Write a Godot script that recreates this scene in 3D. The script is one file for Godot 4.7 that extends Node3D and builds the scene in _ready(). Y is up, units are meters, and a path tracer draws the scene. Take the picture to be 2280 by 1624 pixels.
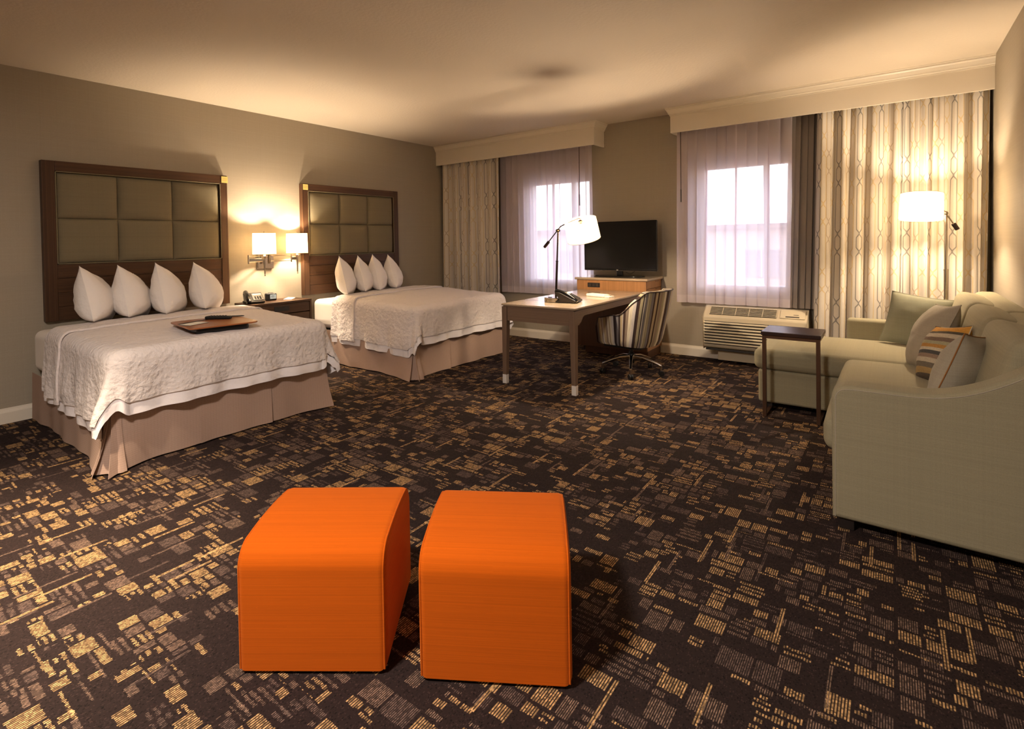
extends Node3D
# Hotel room with two queen beds. Plan coordinates: x to the right along the window wall, d into the room (godot z = -d), metres.

class MB:
	var v := PackedVector3Array()
	var n := PackedVector3Array()
	var uv := PackedVector2Array()
	var ix := PackedInt32Array()

	func grid(rows: Array, cu := false, cv := false, flip := false, uvs: Array = []) -> void:
		# rows[i][j]; outside is (p[i][j+1]-p[i][j]) x (p[i+1][j]-p[i][j])
		var a := rows.size()
		var b: int = rows[0].size()
		var base := v.size()
		var nn := PackedVector3Array()
		nn.resize(a * b)
		var sgn := -1.0 if flip else 1.0
		for i in (a if cv else a - 1):
			var i2 := (i + 1) % a
			for j in (b if cu else b - 1):
				var j2 := (j + 1) % b
				var p: Vector3 = rows[i][j]
				var q: Vector3 = rows[i][j2]
				var r: Vector3 = rows[i2][j2]
				var s: Vector3 = rows[i2][j]
				var c := (r - p).cross(s - q) * sgn
				nn[i * b + j] += c
				nn[i * b + j2] += c
				nn[i2 * b + j2] += c
				nn[i2 * b + j] += c
				var w0 := base + i * b + j
				var w1 := base + i * b + j2
				var w2 := base + i2 * b + j2
				var w3 := base + i2 * b + j
				if flip:
					ix.append_array([w0, w1, w2, w0, w2, w3])
				else:
					ix.append_array([w0, w2, w1, w0, w3, w2])
		for i in a:
			for j in b:
				v.append(rows[i][j])
				n.append(nn[i * b + j].normalized())
				uv.append(uvs[i][j] if uvs.size() else Vector2(float(j) / maxi(1, b - 1), float(i) / maxi(1, a - 1)))

	func fan(ring: PackedVector3Array, normal: Vector3) -> void:
		# flat convex or star-shaped cap
		var base := v.size()
		var c := Vector3.ZERO
		for p in ring:
			c += p
		c /= ring.size()
		v.append(c); n.append(normal); uv.append(Vector2(.5, .5))
		for p in ring:
			v.append(p); n.append(normal); uv.append(Vector2(.5, .5))
		for k in ring.size():
			var k2 := (k + 1) % ring.size()
			if (ring[k] - c).cross(ring[k2] - c).dot(normal) > 0:
				ix.append_array([base, base + 1 + k2, base + 1 + k])
			else:
				ix.append_array([base, base + 1 + k, base + 1 + k2])

	func quad(a: Vector3, b: Vector3, c: Vector3, d: Vector3, u0 := Vector2(0, 1), u1 := Vector2(1, 1), u2 := Vector2(1, 0), u3 := Vector2(0, 0)) -> void:
		# counter-clockwise seen from outside
		var base := v.size()
		var nn := (c - a).cross(d - b).normalized()
		for p in [a, b, c, d]:
			v.append(p); n.append(nn)
		uv.append_array([u0, u1, u2, u3])
		ix.append_array([base, base + 2, base + 1, base, base + 3, base + 2])

	func rbox(c: Vector3, s: Vector3, r := 0.004, k := 1, bs := Basis(), mid := 0, def = null) -> void:
		var h := s * 0.5
		r = minf(r, minf(h.x, minf(h.y, h.z)) * 0.999)
		var inner := h - Vector3(r, r, r)
		var ax := []
		for i in 3:
			var l := PackedFloat32Array()
			for j in k + 1:
				l.append(-h[i] + r * (1.0 - cos(PI * 0.5 * j / k)) if k > 1 else -h[i] + r * j)
			for j in range(1, mid + 1):
				l.append(-inner[i] + 2.0 * inner[i] * j / (mid + 1))
			for j in k + 1:
				l.append(h[i] - r + (r * sin(PI * 0.5 * j / k) if k > 1 else r * j))
			ax.append(l)
		for a in 3:
			var u := (a + 1) % 3
			var w := (a + 2) % 3
			for sg in [-1.0, 1.0]:
				var base := v.size()
				var lu: PackedFloat32Array = ax[u]
				var lw: PackedFloat32Array = ax[w]
				var pts := PackedVector3Array()
				var nor := PackedVector3Array()
				for i in lw.size():
					for j in lu.size():
						var p := Vector3.ZERO
						p[a] = sg * h[a]
						p[u] = lu[j]
						p[w] = lw[i]
						var q := p.clamp(-inner, inner)
						var d := (p - q).normalized()
						p = q + d * r
						if def != null:
							p = def.call(p, d)
						pts.append(p)
						nor.append(d)
				var m := lu.size()
				if def != null:
					var acc := PackedVector3Array()
					acc.resize(pts.size())
					for i in lw.size() - 1:
						for j in m - 1:
							var cr: Vector3 = (pts[(i + 1) * m + j + 1] - pts[i * m + j]).cross(pts[(i + 1) * m + j] - pts[i * m + j + 1]) * sg
							for t in [i * m + j, i * m + j + 1, (i + 1) * m + j, (i + 1) * m + j + 1]:
								acc[t] += cr
					for i in lw.size():
						for j in m:
							var t := i * m + j
							if i > 0 and j > 0 and i < lw.size() - 1 and j < m - 1:
								nor[t] = acc[t].normalized()
				for t in pts.size():
					v.append(c + bs * pts[t]); n.append((bs * nor[t]).normalized()); uv.append(Vector2(pts[t][u] / s[u] + .5, .5 - pts[t][w] / s[w]))
				for i in lw.size() - 1:
					for j in m - 1:
						var w0 := base + i * m + j
						if sg > 0:
							ix.append_array([w0, w0 + m + 1, w0 + 1, w0, w0 + m, w0 + m + 1])
						else:
							ix.append_array([w0, w0 + 1, w0 + m + 1, w0, w0 + m + 1, w0 + m])

	func tube(path: PackedVector3Array, rad, sides := 8, caps := true, closed := false) -> void:
		var rows := []
		var m := path.size()
		var up := Vector3(0, 1, 0)
		var t0 := (path[1] - path[0]).normalized()
		if absf(t0.dot(up)) > 0.9:
			up = Vector3(1, 0, 0)
		var x := t0.cross(up).normalized()
		for i in m:
			var t: Vector3
			if closed:
				t = (path[(i + 1) % m] - path[(i - 1 + m) % m]).normalized()
			else:
				t = (path[mini(i + 1, m - 1)] - path[maxi(i - 1, 0)]).normalized()
			x = (x - t * x.dot(t)).normalized()
			var y := t.cross(x)
			var r: float = rad if not (rad is Array) else rad[i]
			var row := PackedVector3Array()
			for j in sides:
				var an := TAU * j / sides
				row.append(path[i] + (x * cos(an) + y * sin(an)) * r)
			rows.append(row)
		grid(rows, true, closed)
		if caps and not closed:
			fan(rows[0], (path[0] - path[1]).normalized())
			fan(rows[m - 1], (path[m - 1] - path[m - 2]).normalized())

	func lathe(prof: PackedVector2Array, sides := 24, t := Transform3D(), crease := 0.6) -> void:
		# profile (radius, height) from the bottom outwards and up
		var seg := []
		var cur := PackedVector2Array([prof[0]])
		for i in range(1, prof.size()):
			cur.append(prof[i])
			if i < prof.size() - 1:
				var d0 := (prof[i] - prof[i - 1]).normalized()
				var d1 := (prof[i + 1] - prof[i]).normalized()
				if absf(d0.angle_to(d1)) > crease:
					seg.append(cur)
					cur = PackedVector2Array([prof[i]])
		seg.append(cur)
		for s in seg:
			var rows := []
			for p in s:
				var row := PackedVector3Array()
				for j in sides:
					var an := TAU * j / sides
					row.append(t * Vector3(p.x * sin(an), p.y, p.x * cos(an)))
				rows.append(row)
			grid(rows, true, false)

	func prism(poly: PackedVector2Array, depth: float, t: Transform3D, bev := 0.0, k := 3, crease := 0.7) -> void:
		# polygon (counter-clockwise, x right y up) extruded along +-z by depth/2, edges rounded by bev
		var m := poly.size()
		var nor := PackedVector2Array()
		for i in m:
			var e0 := (poly[i] - poly[(i - 1 + m) % m]).normalized()
			var e1 := (poly[(i + 1) % m] - poly[i]).normalized()
			var nv := (Vector2(e0.y, -e0.x) + Vector2(e1.y, -e1.x)).normalized()
			var cs := maxf(0.5, nv.dot(Vector2(e0.y, -e0.x)))
			nor.append(nv / cs)
		var zz := []
		if bev > 0:
			for i in k + 1:
				var an := PI * 0.5 * i / k
				zz.append([-depth * .5 + bev * (1 - sin(an)), bev * (1 - cos(an))])
			zz.reverse()
			var back := zz.duplicate(true)
			# from -z inset to full, then full to +z inset
			var all := []
			for i in range(k, -1, -1):
				var an := PI * 0.5 * i / k
				all.append([-depth * .5 + bev * (1 - sin(an)), bev * (1 - cos(an))])
			for i in k + 1:
				var an := PI * 0.5 * i / k
				all.append([depth * .5 - bev * (1 - sin(an)), bev * (1 - cos(an))])
			zz = all
		else:
			zz = [[-depth * .5, 0.0], [depth * .5, 0.0]]
		# break the outline where it turns sharply
		var runs := []
		var start := -1
		for i in m:
			var e0 := (poly[i] - poly[(i - 1 + m) % m]).normalized()
			var e1 := (poly[(i + 1) % m] - poly[i]).normalized()
			if absf(e0.angle_to(e1)) > crease:
				start = i
				break
		if start < 0:
			runs.append(range(0, m + 1))
		else:
			var cur := [start]
			for q in range(1, m + 1):
				var i := (start + q) % m
				cur.append(start + q)
				var e0 := (poly[i] - poly[(i - 1 + m) % m]).normalized()
				var e1 := (poly[(i + 1) % m] - poly[i]).normalized()
				if absf(e0.angle_to(e1)) > crease:
					runs.append(cur)
					cur = [start + q]
		for run in runs:
			var rows := []
			for z in zz:
				var row := PackedVector3Array()
				for q in run:
					var i: int = q % m
					var p: Vector2 = poly[i] - nor[i] * float(z[1])
					row.append(t * Vector3(p.x, p.y, z[0]))
				rows.append(row)
			grid(rows, false, false)
		var cap := PackedVector2Array()
		for i in m:
			cap.append(poly[i] - nor[i] * zz[0][1])
		var tri := Geometry2D.triangulate_polygon(cap)
		for sg in [-1.0, 1.0]:
			var base := v.size()
			for p in cap:
				v.append(t * Vector3(p.x, p.y, sg * depth * .5)); n.append((t.basis * Vector3(0, 0, sg)).normalized()); uv.append(p)
			for q in range(0, tri.size(), 3):
				var a := tri[q]
				var b := tri[q + 1]
				var c := tri[q + 2]
				var ccw := (cap[b] - cap[a]).cross(cap[c] - cap[a]) > 0
				if ccw == (sg > 0):
					ix.append_array([base + a, base + c, base + b])
				else:
					ix.append_array([base + a, base + b, base + c])

	func shell(rows: Array, th: float, uvs: Array = [], flip := false) -> void:
		# cloth sheet with a thickness: outer, inner, and the four edges
		grid(rows, false, false, flip, uvs)
		var a := rows.size()
		var b: int = rows[0].size()
		var base := v.size() - a * b
		var inn := []
		for i in a:
			var row := PackedVector3Array()
			for j in b:
				row.append(v[base + i * b + j] - n[base + i * b + j] * th)
			inn.append(row)
		grid(inn, false, false, not flip, uvs)
		grid([rows[0], inn[0]], false, false, not flip)
		grid([rows[a - 1], inn[a - 1]], false, false, flip)
		var c0 := PackedVector3Array(); var c1 := PackedVector3Array(); var e0 := PackedVector3Array(); var e1 := PackedVector3Array()
		for i in a:
			c0.append(rows[i][0]); c1.append(inn[i][0]); e0.append(rows[i][b - 1]); e1.append(inn[i][b - 1])
		grid([c0, c1], false, false, flip)
		grid([e0, e1], false, false, not flip)

	func mesh() -> ArrayMesh:
		var arr := []
		arr.resize(Mesh.ARRAY_MAX)
		arr[Mesh.ARRAY_VERTEX] = v
		arr[Mesh.ARRAY_NORMAL] = n
		arr[Mesh.ARRAY_TEX_UV] = uv
		arr[Mesh.ARRAY_INDEX] = ix
		var am := ArrayMesh.new()
		am.add_surface_from_arrays(Mesh.PRIMITIVE_TRIANGLES, arr)
		return am

var M := {}
var T := {}
var used := {}
var W := Vector3.ZERO          # origin of the thing that is being built from room coordinates
var rng := RandomNumberGenerator.new()
var wob := FastNoiseLite.new()

const CEIL := 2.779
const XL := -5.466
const XR := 0.668
const DW := 6.2
const DB := -2.7

func P(x: float, y: float, d: float) -> Vector3:
	return Vector3(x, y, -d)

func numbered(called: String) -> String:
	used[called] = used.get(called, -1) + 1
	return called if used[called] == 0 else "%s_%03d" % [called, used[called]]

func thing(called: String, label: String, category: String, at: Vector3, turn := 0.0, group := "", world := false) -> Node3D:
	var o := Node3D.new()
	o.name = numbered(called)
	add_child(o)
	o.position = at
	o.rotation.y = turn
	o.set_meta("label", label)
	o.set_meta("category", category)
	if group != "":
		o.set_meta("group", group)
	W = at if world else Vector3.ZERO
	return o

func put(mb: MB, called: String, m: Material, parent: Node = self, label := "") -> MeshInstance3D:
	if W != Vector3.ZERO:
		for i in mb.v.size():
			mb.v[i] -= W
	var o := MeshInstance3D.new()
	o.mesh = mb.mesh()
	o.mesh.surface_set_material(0, m)
	o.name = called if parent != self else numbered(called)
	if label != "":
		o.set_meta("label", label)
	o.cast_shadow = GeometryInstance3D.SHADOW_CASTING_SETTING_ON
	parent.add_child(o, true)
	return o

func tag(o: Node, label: String, category: String, group := "") -> Node:
	o.set_meta("label", label)
	o.set_meta("category", category)
	if group != "":
		o.set_meta("group", group)
	return o

func struct(mb: MB, called: String, m: Material, label: String, category := "") -> MeshInstance3D:
	W = Vector3.ZERO
	var o := put(mb, called, m)
	o.set_meta("kind", "structure")
	o.set_meta("label", label)
	o.set_meta("category", category if category != "" else called.get_slice("_", 0))
	return o

func piece(called: String, m: Material, parent: Node, c: Vector3, s: Vector3, r := 0.003, k := 1) -> MeshInstance3D:
	var b := MB.new()
	b.rbox(c, s, r, k)
	return put(b, called, m, parent)

# ---------------------------------------------------------------- materials
func mat(name_: String, c: Color, rough := 0.8, o := {}) -> StandardMaterial3D:
	var m := StandardMaterial3D.new()
	m.resource_name = name_
	m.albedo_color = c
	m.roughness = rough
	m.metallic = o.get("metal", 0.0)
	m.metallic_specular = o.get("spec", 0.5)
	if o.has("tex"):
		m.albedo_texture = o.tex
	if o.has("tri"):
		m.uv1_triplanar = true
		m.uv1_triplanar_sharpness = 8.0
		m.uv1_scale = o.tri
		m.uv1_world_triplanar = o.get("world", false)
	elif o.has("uvs"):
		m.uv1_scale = o.uvs
	if o.has("bump"):
		m.heightmap_enabled = true
		m.heightmap_texture = o.bump
		m.heightmap_scale = o.get("relief", 0.2)
	if o.has("rim"):
		m.rim_enabled = true
		m.rim = o.rim
		m.rim_tint = 0.7
	if o.has("back"):
		m.backlight_enabled = true
		m.backlight = o.back
	if o.has("coat"):
		m.clearcoat_enabled = true
		m.clearcoat = o.coat
		m.clearcoat_roughness = o.get("coat_rough", 0.15)
	if o.has("alpha"):
		m.transparency = BaseMaterial3D.TRANSPARENCY_ALPHA
		m.albedo_color.a = o.alpha
		m.cull_mode = BaseMaterial3D.CULL_DISABLED
	if o.has("emit"):
		m.emission_enabled = true
		m.emission = o.emit
		m.emission_energy_multiplier = o.get("power", 1.0)
	M[name_] = m
	return m

func tex(im: Image) -> ImageTexture:
	return ImageTexture.create_from_image(im)

func noise_tex(seed_: int, freq: float, size := 512, octaves := 4, type := FastNoiseLite.TYPE_SIMPLEX_SMOOTH) -> ImageTexture:
	var f := FastNoiseLite.new()
	f.seed = seed_
	f.noise_type = type
	f.frequency = freq
	f.fractal_octaves = octaves
	var im := f.get_seamless_image(size, size)
	return tex(im)

func streak_image(w: int, h: int, lo: float, hi: float, run: int, seed_: int, vertical := false, fine := 0.5) -> ImageTexture:
	# threads or grain that run along u (or along v): each row has its own tone, which drifts slowly
	var r := RandomNumberGenerator.new()
	r.seed = seed_
	var im := Image.create(w, h, false, Image.FORMAT_RGB8)
	var tone := PackedFloat32Array()
	var cur := r.randf()
	for y in h:
		cur = lerpf(cur, r.randf(), fine)
		tone.append(cur)
	for y in h:
		var x := 0
		while x < w:
			var l := r.randi_range(run / 2, run * 2)
			var t := lerpf(lo, hi, clampf(tone[y] + r.randf_range(-.22, .22), 0, 1))
			if vertical:
				im.fill_rect(Rect2i(y, x, 1, l), Color(t, t, t))
			else:
				im.fill_rect(Rect2i(x, y, l, 1), Color(t, t, t))
			x += l
	return tex(im)

func weave_image(n_: int, lo: float, seed_: int) -> ImageTexture:
	var r := RandomNumberGenerator.new()
	r.seed = seed_
	var im := Image.create(n_, n_, false, Image.FORMAT_RGB8)
	var a := PackedFloat32Array()
	var b := PackedFloat32Array()
	for i in n_:
		a.append(r.randf()); b.append(r.randf())
	for y in n_:
		for x in n_:
			var t := lo + (1 - lo) * clampf(0.2 * a[x] + 0.3 * b[y] + 0.55 * r.randf(), 0, 1)
			im.set_pixel(x, y, Color(t, t, t))
	return tex(im)

func carpet_image() -> ImageTexture:
	# loop-pile carpet: dark ground with little blocks of gold and taupe yarn rows; 2048 px = 3.2 m
	var n_ := 2048
	var r := RandomNumberGenerator.new()
	r.seed = 11
	var im := Image.create(n_, n_, false, Image.FORMAT_RGB8)
	im.fill(Color8(41, 31, 29))
	for i in 220000:
		var t := r.randf_range(.45, 1.6)
		im.fill_rect(Rect2i(r.randi_range(0, n_ - 1), r.randi_range(0, n_ - 1), 2, r.randi_range(1, 4)), Color8(int(41 * t), int(31 * t), int(29 * t)))
	var f := FastNoiseLite.new()
	f.seed = 5
	f.frequency = 0.0042
	var cells := [Rect2i(0, 0, n_, n_)]
	var leaves := []
	while cells.size():
		var c: Rect2i = cells.pop_back()
		var big := maxi(c.size.x, c.size.y)
		if big > 72 or (big > 44 and r.randf() < .5):
			var k := r.randf_range(.3, .7)
			if c.size.x > c.size.y * r.randf_range(.9, 1.9):
				var w := int(c.size.x * k)
				cells.append(Rect2i(c.position, Vector2i(w, c.size.y)))
				cells.append(Rect2i(c.position + Vector2i(w, 0), Vector2i(c.size.x - w, c.size.y)))
			else:
				var h := int(c.size.y * k)
				cells.append(Rect2i(c.position, Vector2i(c.size.x, h)))
				cells.append(Rect2i(c.position + Vector2i(0, h), Vector2i(c.size.x, c.size.y - h)))
		else:
			leaves.append(c)
	for c: Rect2i in leaves:
		var zone := f.get_noise_2d(c.position.x, c.position.y)
		if r.randf() < .33 - zone * .75:
			continue
		var tone := r.randf()
		var col := Color8(196, 156, 106) if tone < .5 else (Color8(140, 114, 96) if tone < .82 else Color8(112, 92, 82))
		var gap := r.randi_range(5, 10)
		var rect := Rect2i(c.position + Vector2i(gap, gap), c.size - Vector2i(gap, gap))
		if rect.size.x < 4 or rect.size.y < 4:
			continue
		# rows of dashes across, or one solid block, or a thin line
		var kind := r.randf()
		var bars := []
		if kind < .60:
			bars.append(rect)
		elif kind < .92:
			var bh := r.randi_range(7, 12)
			var y := rect.position.y
			while y < rect.end.y:
				bars.append(Rect2i(rect.position.x + (r.randi_range(0, 10) if r.randf() < .4 else 0), y, rect.size.x - (r.randi_range(0, 14) if r.randf() < .4 else 0), mini(bh, rect.end.y - y)))
				y += bh + r.randi_range(4, 9)
		elif kind < .97:
			bars.append(Rect2i(rect.position, Vector2i(7, rect.size.y + 90)))
		else:
			bars.append(Rect2i(rect.position, Vector2i(rect.size.x + 40, 6)))
		for b: Rect2i in bars:
			var x := b.position.x
			while x < b.end.x:
				var y := b.position.y + r.randi_range(-1, 1)
				var ye := b.end.y + r.randi_range(-2, 1)
				while y < ye:
					var l := r.randi_range(2, 6)
					var t := r.randf_range(.55, 1.12)
					im.fill_rect(Rect2i(x, y, 3 if tone < .5 else 2, mini(l, ye - y)), Color(col.r * t, col.g * t, col.b * t))
					y += l
				x += 5 if tone < .5 else 4
	return tex(im)

func drape_image() -> ImageTexture:
	# printed cotton: chains of long and short links in grey and ochre on cream; tile 0.30 m x 0.65 m
	var w := 300
	var h := 650
	var im := Image.create(w, h, false, Image.FORMAT_RGB8)
	var r := RandomNumberGenerator.new()
	r.seed = 3
	var cols := [[0.047, 0.0, Color8(140, 135, 130)], [0.115, 0.29, Color8(205, 184, 146)], [0.185, 0.12, Color8(180, 166, 150)], [0.25, 0.47, Color8(205, 186, 150)]]
	for y in h:
		var yy := y * 0.001
		var hv := PackedFloat32Array()
		var th := PackedFloat32Array()
		for c in cols:
			var q := fposmod(yy + c[1], 0.65)
			var len_ := 0.17
			if q > 0.17:
				q -= 0.17
				len_ = 0.48
			var e := minf(q, len_ - q)
			hv.append(0.031 * smoothstep(0.0, 0.045, e) if e > 0 else 0.0)
			th.append(0.0042 + 0.0035 * (1.0 - smoothstep(0.02, 0.05, e)))
		for x in w:
			var xx := x * 0.001
			var base := Color8(214, 205, 193)
			var j := r.randf_range(.95, 1.03)
			base = Color(base.r * j, base.g * j, base.b * j)
			for k in 4:
				var dx := absf(xx - float(cols[k][0]))
				dx = minf(dx, 0.30 - dx)
				if absf(dx - hv[k]) < th[k]:
					base = cols[k][2]
					break
			im.set_pixel(x, y, base)
	return tex(im)

func stripe_image() -> ImageTexture:
	var r := RandomNumberGenerator.new()
	r.seed = 21
	var w := 640
	var h := 160
	var im := Image.create(w, h, false, Image.FORMAT_RGB8)
	var pal := [Color8(74, 56, 50), Color8(212, 202, 180), Color8(176, 158, 128), Color8(122, 116, 116), Color8(196, 188, 182), Color8(58, 48, 48), Color8(160, 150, 122), Color8(146, 128, 112)]
	var x := 0
	var last := -1
	while x < w:
		var k := r.randi_range(0, pal.size() - 1)
		if k == last:
			continue
		last = k
		var ww := r.randi_range(5, 26)
		for q in ww:
			var y := 0
			while y < h:
				var l := r.randi_range(4, 40)
				var t := r.randf_range(.9, 1.08)
				im.fill_rect(Rect2i(x + q, y, 1, l), Color(pal[k].r * t, pal[k].g * t, pal[k].b * t))
				y += l
		x += ww
	return tex(im)

func plaid_image() -> ImageTexture:
	# bands across the pillow
	var im := Image.create(64, 256, false, Image.FORMAT_RGB8)
	var r := RandomNumberGenerator.new()
	r.seed = 8
	var bands := [[0, 34, Color8(206, 150, 70)], [34, 46, Color8(92, 84, 70)], [46, 66, Color8(196, 182, 158)], [66, 84, Color8(128, 108, 92)], [84, 100, Color8(170, 164, 132)], [100, 116, Color8(186, 138, 76)], [116, 130, Color8(204, 192, 168)], [130, 146, Color8(88, 86, 82)], [146, 164, Color8(150, 128, 110)], [164, 184, Color8(196, 184, 160)], [184, 206, Color8(122, 112, 98)], [206, 230, Color8(176, 150, 104)], [230, 256, Color8(104, 94, 84)]]
	for b in bands:
		for y in range(b[0], b[1]):
			for x in 64:
				var t := r.randf_range(.9, 1.06)
				im.set_pixel(x, y, Color(b[2].r * t, b[2].g * t, b[2].b * t))
	return tex(im)

func skirt_image() -> ImageTexture:
	var im := Image.create(256, 256, false, Image.FORMAT_RGB8)
	var r := RandomNumberGenerator.new()
	r.seed = 4
	for y in 256:
		for x in 256:
			var t := 1.0 + r.randf_range(-.05, .04)
			if x % 16 == 0: t *= .93
			if y % 10 == 0: t *= .90
			im.set_pixel(x, y, Color(minf(1, .94 * t), minf(1, .94 * t), minf(1, .94 * t)))
	return tex(im)

func card_image() -> ImageTexture:
	var im := Image.create(64, 64, false, Image.FORMAT_RGB8)
	im.fill(Color8(236, 214, 128))
	var r := RandomNumberGenerator.new()
	r.seed = 2
	for k in 7:
		var x := 10
		while x < 52:
			var l := r.randi_range(3, 9)
			im.fill_rect(Rect2i(x, 12 + k * 6, mini(l, 54 - x), 2), Color8(150, 120, 60))
			x += l + 2
	return tex(im)

func make_materials() -> void:
	T.carpet = carpet_image()
	T.drape = drape_image()
	T.stripe = stripe_image()
	T.plaid = plaid_image()
	T.skirt = skirt_image()
	T.card = card_image()
	T.linen = weave_image(512, .80, 1)
	T.wallweave = weave_image(512, .90, 12)
	T.slub = streak_image(512, 512, .92, 1.0, 60, 2, false, .9)
	T.wood_h = streak_image(512, 512, .62, 1.0, 150, 5, false, .35)
	T.wood_v = streak_image(512, 512, .62, 1.0, 150, 6, true, .35)
	T.wood_f = streak_image(512, 512, .80, 1.0, 150, 7, false, .3)
	T.wood_fv = streak_image(512, 512, .78, 1.0, 150, 9, true, .3)
	T.pile = noise_tex(3, .09, 512, 3)
	T.crease = noise_tex(7, .012, 512, 5)
	T.orange_peel = noise_tex(9, .05, 512, 3)
	mat("carpet", Color(1, 1, 1), .95, {"tex": T.carpet, "tri": Vector3.ONE / 3.2, "world": true, "spec": .25, "bump": T.pile, "relief": .3})
	mat("ceiling paint", Color8(214, 201, 182), .75, {"bump": T.orange_peel, "tri": Vector3.ONE * 1.2, "world": true, "relief": .12, "spec": .35})
	mat("wall covering", Color8(172, 161, 143), .7, {"tex": T.wallweave, "tri": Vector3.ONE * 1.6, "world": true, "spec": .35})
	mat("white trim", Color8(226, 216, 200), .45, {})
	mat("window frame", Color8(225, 220, 215), .4, {})
	mat("glass", Color(1, 1, 1), .02, {"alpha": .04})
	mat("sheer", Color8(236, 224, 230), .9, {"alpha": .74, "back": Color(1, .96, .98), "spec": .1})
	mat("sheer hem", Color8(236, 224, 230), .9, {"alpha": .86, "back": Color(.9, .87, .88), "spec": .1})
	mat("lining", Color8(150, 140, 134), .9, {"alpha": .90, "spec": .1})
	mat("drape", Color(1, 1, 1), .9, {"tex": T.drape, "uvs": Vector3(1 / .30, 1 / .65, 1), "spec": .15, "back": Color(.10, .10, .09)})
	mat("dark wood", Color8(92, 63, 42), .42, {"tex": T.wood_h, "tri": Vector3(1.6, 2.2, 1.6), "spec": .4})
	mat("dark wood upright", Color8(92, 63, 42), .42, {"tex": T.wood_v, "tri": Vector3(2.2, 1.2, 2.2), "spec": .4})
	mat("headboard cloth", Color8(138, 127, 102), .85, {"tex": T.linen, "tri": Vector3(3, 3, 3), "rim": .25, "spec": .2})
	mat("bed linen", Color8(228, 219, 216), .9, {"bump": T.crease, "tri": Vector3(3, 3, 3), "relief": .7, "rim": .15, "spec": .15})
	mat("hem linen", Color8(244, 238, 240), .9, {"bump": T.crease, "tri": Vector3(1.2, 1.2, 1.2), "relief": .4, "spec": .15})
	mat("pillow linen", Color8(240, 234, 230), .9, {"bump": T.crease, "tri": Vector3(1.3, 1.3, 1.3), "relief": .7, "rim": .1, "spec": .15})
	mat("sheet", Color8(236, 228, 220), .9, {"spec": .15})
	mat("skirt", Color8(190, 162, 146), .9, {"tex": T.skirt, "tri": Vector3.ONE * 3.2, "spec": .15})
	mat("black", Color8(22, 21, 22), .45, {})
	mat("gloss black", Color8(14, 13, 14), .16, {})
	mat("screen", Color8(10, 10, 11), .12, {"spec": .6})
	mat("leather black", Color8(24, 22, 24), .38, {"spec": .5})
	mat("dark plastic", Color8(52, 46, 42), .4, {})
	mat("grey plastic", Color8(150, 146, 140), .4, {})
	mat("paper", Color8(236, 230, 216), .8, {})
	mat("card", Color(1, 1, 1), .5, {"tex": T.card})
	mat("chrome", Color8(214, 206, 196), .12, {"metal": 1.0})
	mat("nickel", Color8(186, 174, 158), .26, {"metal": 1.0})
	mat("dark metal", Color8(72, 62, 58), .3, {"metal": 1.0})
	mat("bronze metal", Color8(112, 84, 66), .38, {"metal": .75})
	mat("lampshade", Color8(246, 236, 214), .9, {"back": Color(.95, .90, .78), "spec": .1, "alpha": .93})
	mat("floor lampshade", Color8(246, 236, 214), .9, {"back": Color(.95, .90, .78), "spec": .1, "alpha": .60})
	mat("shade trim", Color8(150, 130, 104), .7, {})
	mat("bulb glow", Color8(255, 244, 224), .4, {"emit": Color8(255, 232, 196), "power": 12.0})
	mat("desk wood", Color8(132, 108, 90), .4, {"tex": T.wood_f, "tri": Vector3(1.4, 1.8, 1.4), "spec": .45})
	mat("desk wood upright", Color8(132, 108, 90), .4, {"tex": T.wood_fv, "tri": Vector3(2.5, 1.0, 2.5), "spec": .45})
	mat("desk laminate", Color8(196, 174, 148), .16, {"tex": T.wood_f, "tri": Vector3(.6, .8, .6), "spec": .55})
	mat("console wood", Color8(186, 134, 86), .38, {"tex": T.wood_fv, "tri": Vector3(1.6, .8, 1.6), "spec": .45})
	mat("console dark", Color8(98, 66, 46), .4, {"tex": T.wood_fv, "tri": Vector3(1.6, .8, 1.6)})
	mat("stripe cloth", Color(1, 1, 1), .85, {"tex": T.stripe, "uvs": Vector3(1, 1, 1), "spec": .2})
	mat("piping", Color8(60, 46, 42), .6, {})
	mat("appliance", Color8(214, 200, 172), .45, {})
	mat("appliance dark", Color8(54, 50, 48), .6, {})
	mat("sofa cloth", Color8(170, 161, 133), .88, {"tex": T.linen, "tri": Vector3(2.5, 2.5, 2.5), "rim": .3, "spec": .2})
	mat("sage cloth", Color8(164, 162, 138), .88, {"tex": T.linen, "tri": Vector3(3, 3, 3), "rim": .25, "spec": .2})
	mat("cream cloth", Color8(186, 176, 156), .88, {"tex": T.linen, "tri": Vector3(3, 3, 3), "rim": .25, "spec": .2})
	mat("plaid cloth", Color(1, 1, 1), .88, {"tex": T.plaid, "spec": .2})
	mat("ochre piping", Color8(150, 96, 40), .7, {})
	mat("espresso", Color8(62, 38, 32), .32, {"tex": T.wood_f, "tri": Vector3(1.5, 1.5, 1.5), "spec": .5})
	mat("foot wood", Color8(30, 22, 20), .5, {})
	mat("orange cloth", Color8(198, 90, 12), .85, {"tex": T.slub, "tri": Vector3(1.6, 1.6, 1.6), "rim": .8, "spec": .2})
	mat("tray wood", Color8(172, 104, 62), .3, {"tex": T.wood_f, "tri": Vector3(2, 2, 2), "spec": .5})
	mat("clock face", Color8(150, 160, 160), .3, {"emit": Color8(150, 165, 170), "power": .25})
	mat("digit", Color8(60, 72, 78), .5, {})
	mat("logo", Color8(210, 206, 200), .3, {"metal": .6})
	mat("outside wall", Color8(226, 206, 194), .9, {})
	mat("outside roof", Color8(150, 130, 120), .9, {})
	mat("outside glass", Color8(165, 160, 165), .15, {})
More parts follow.
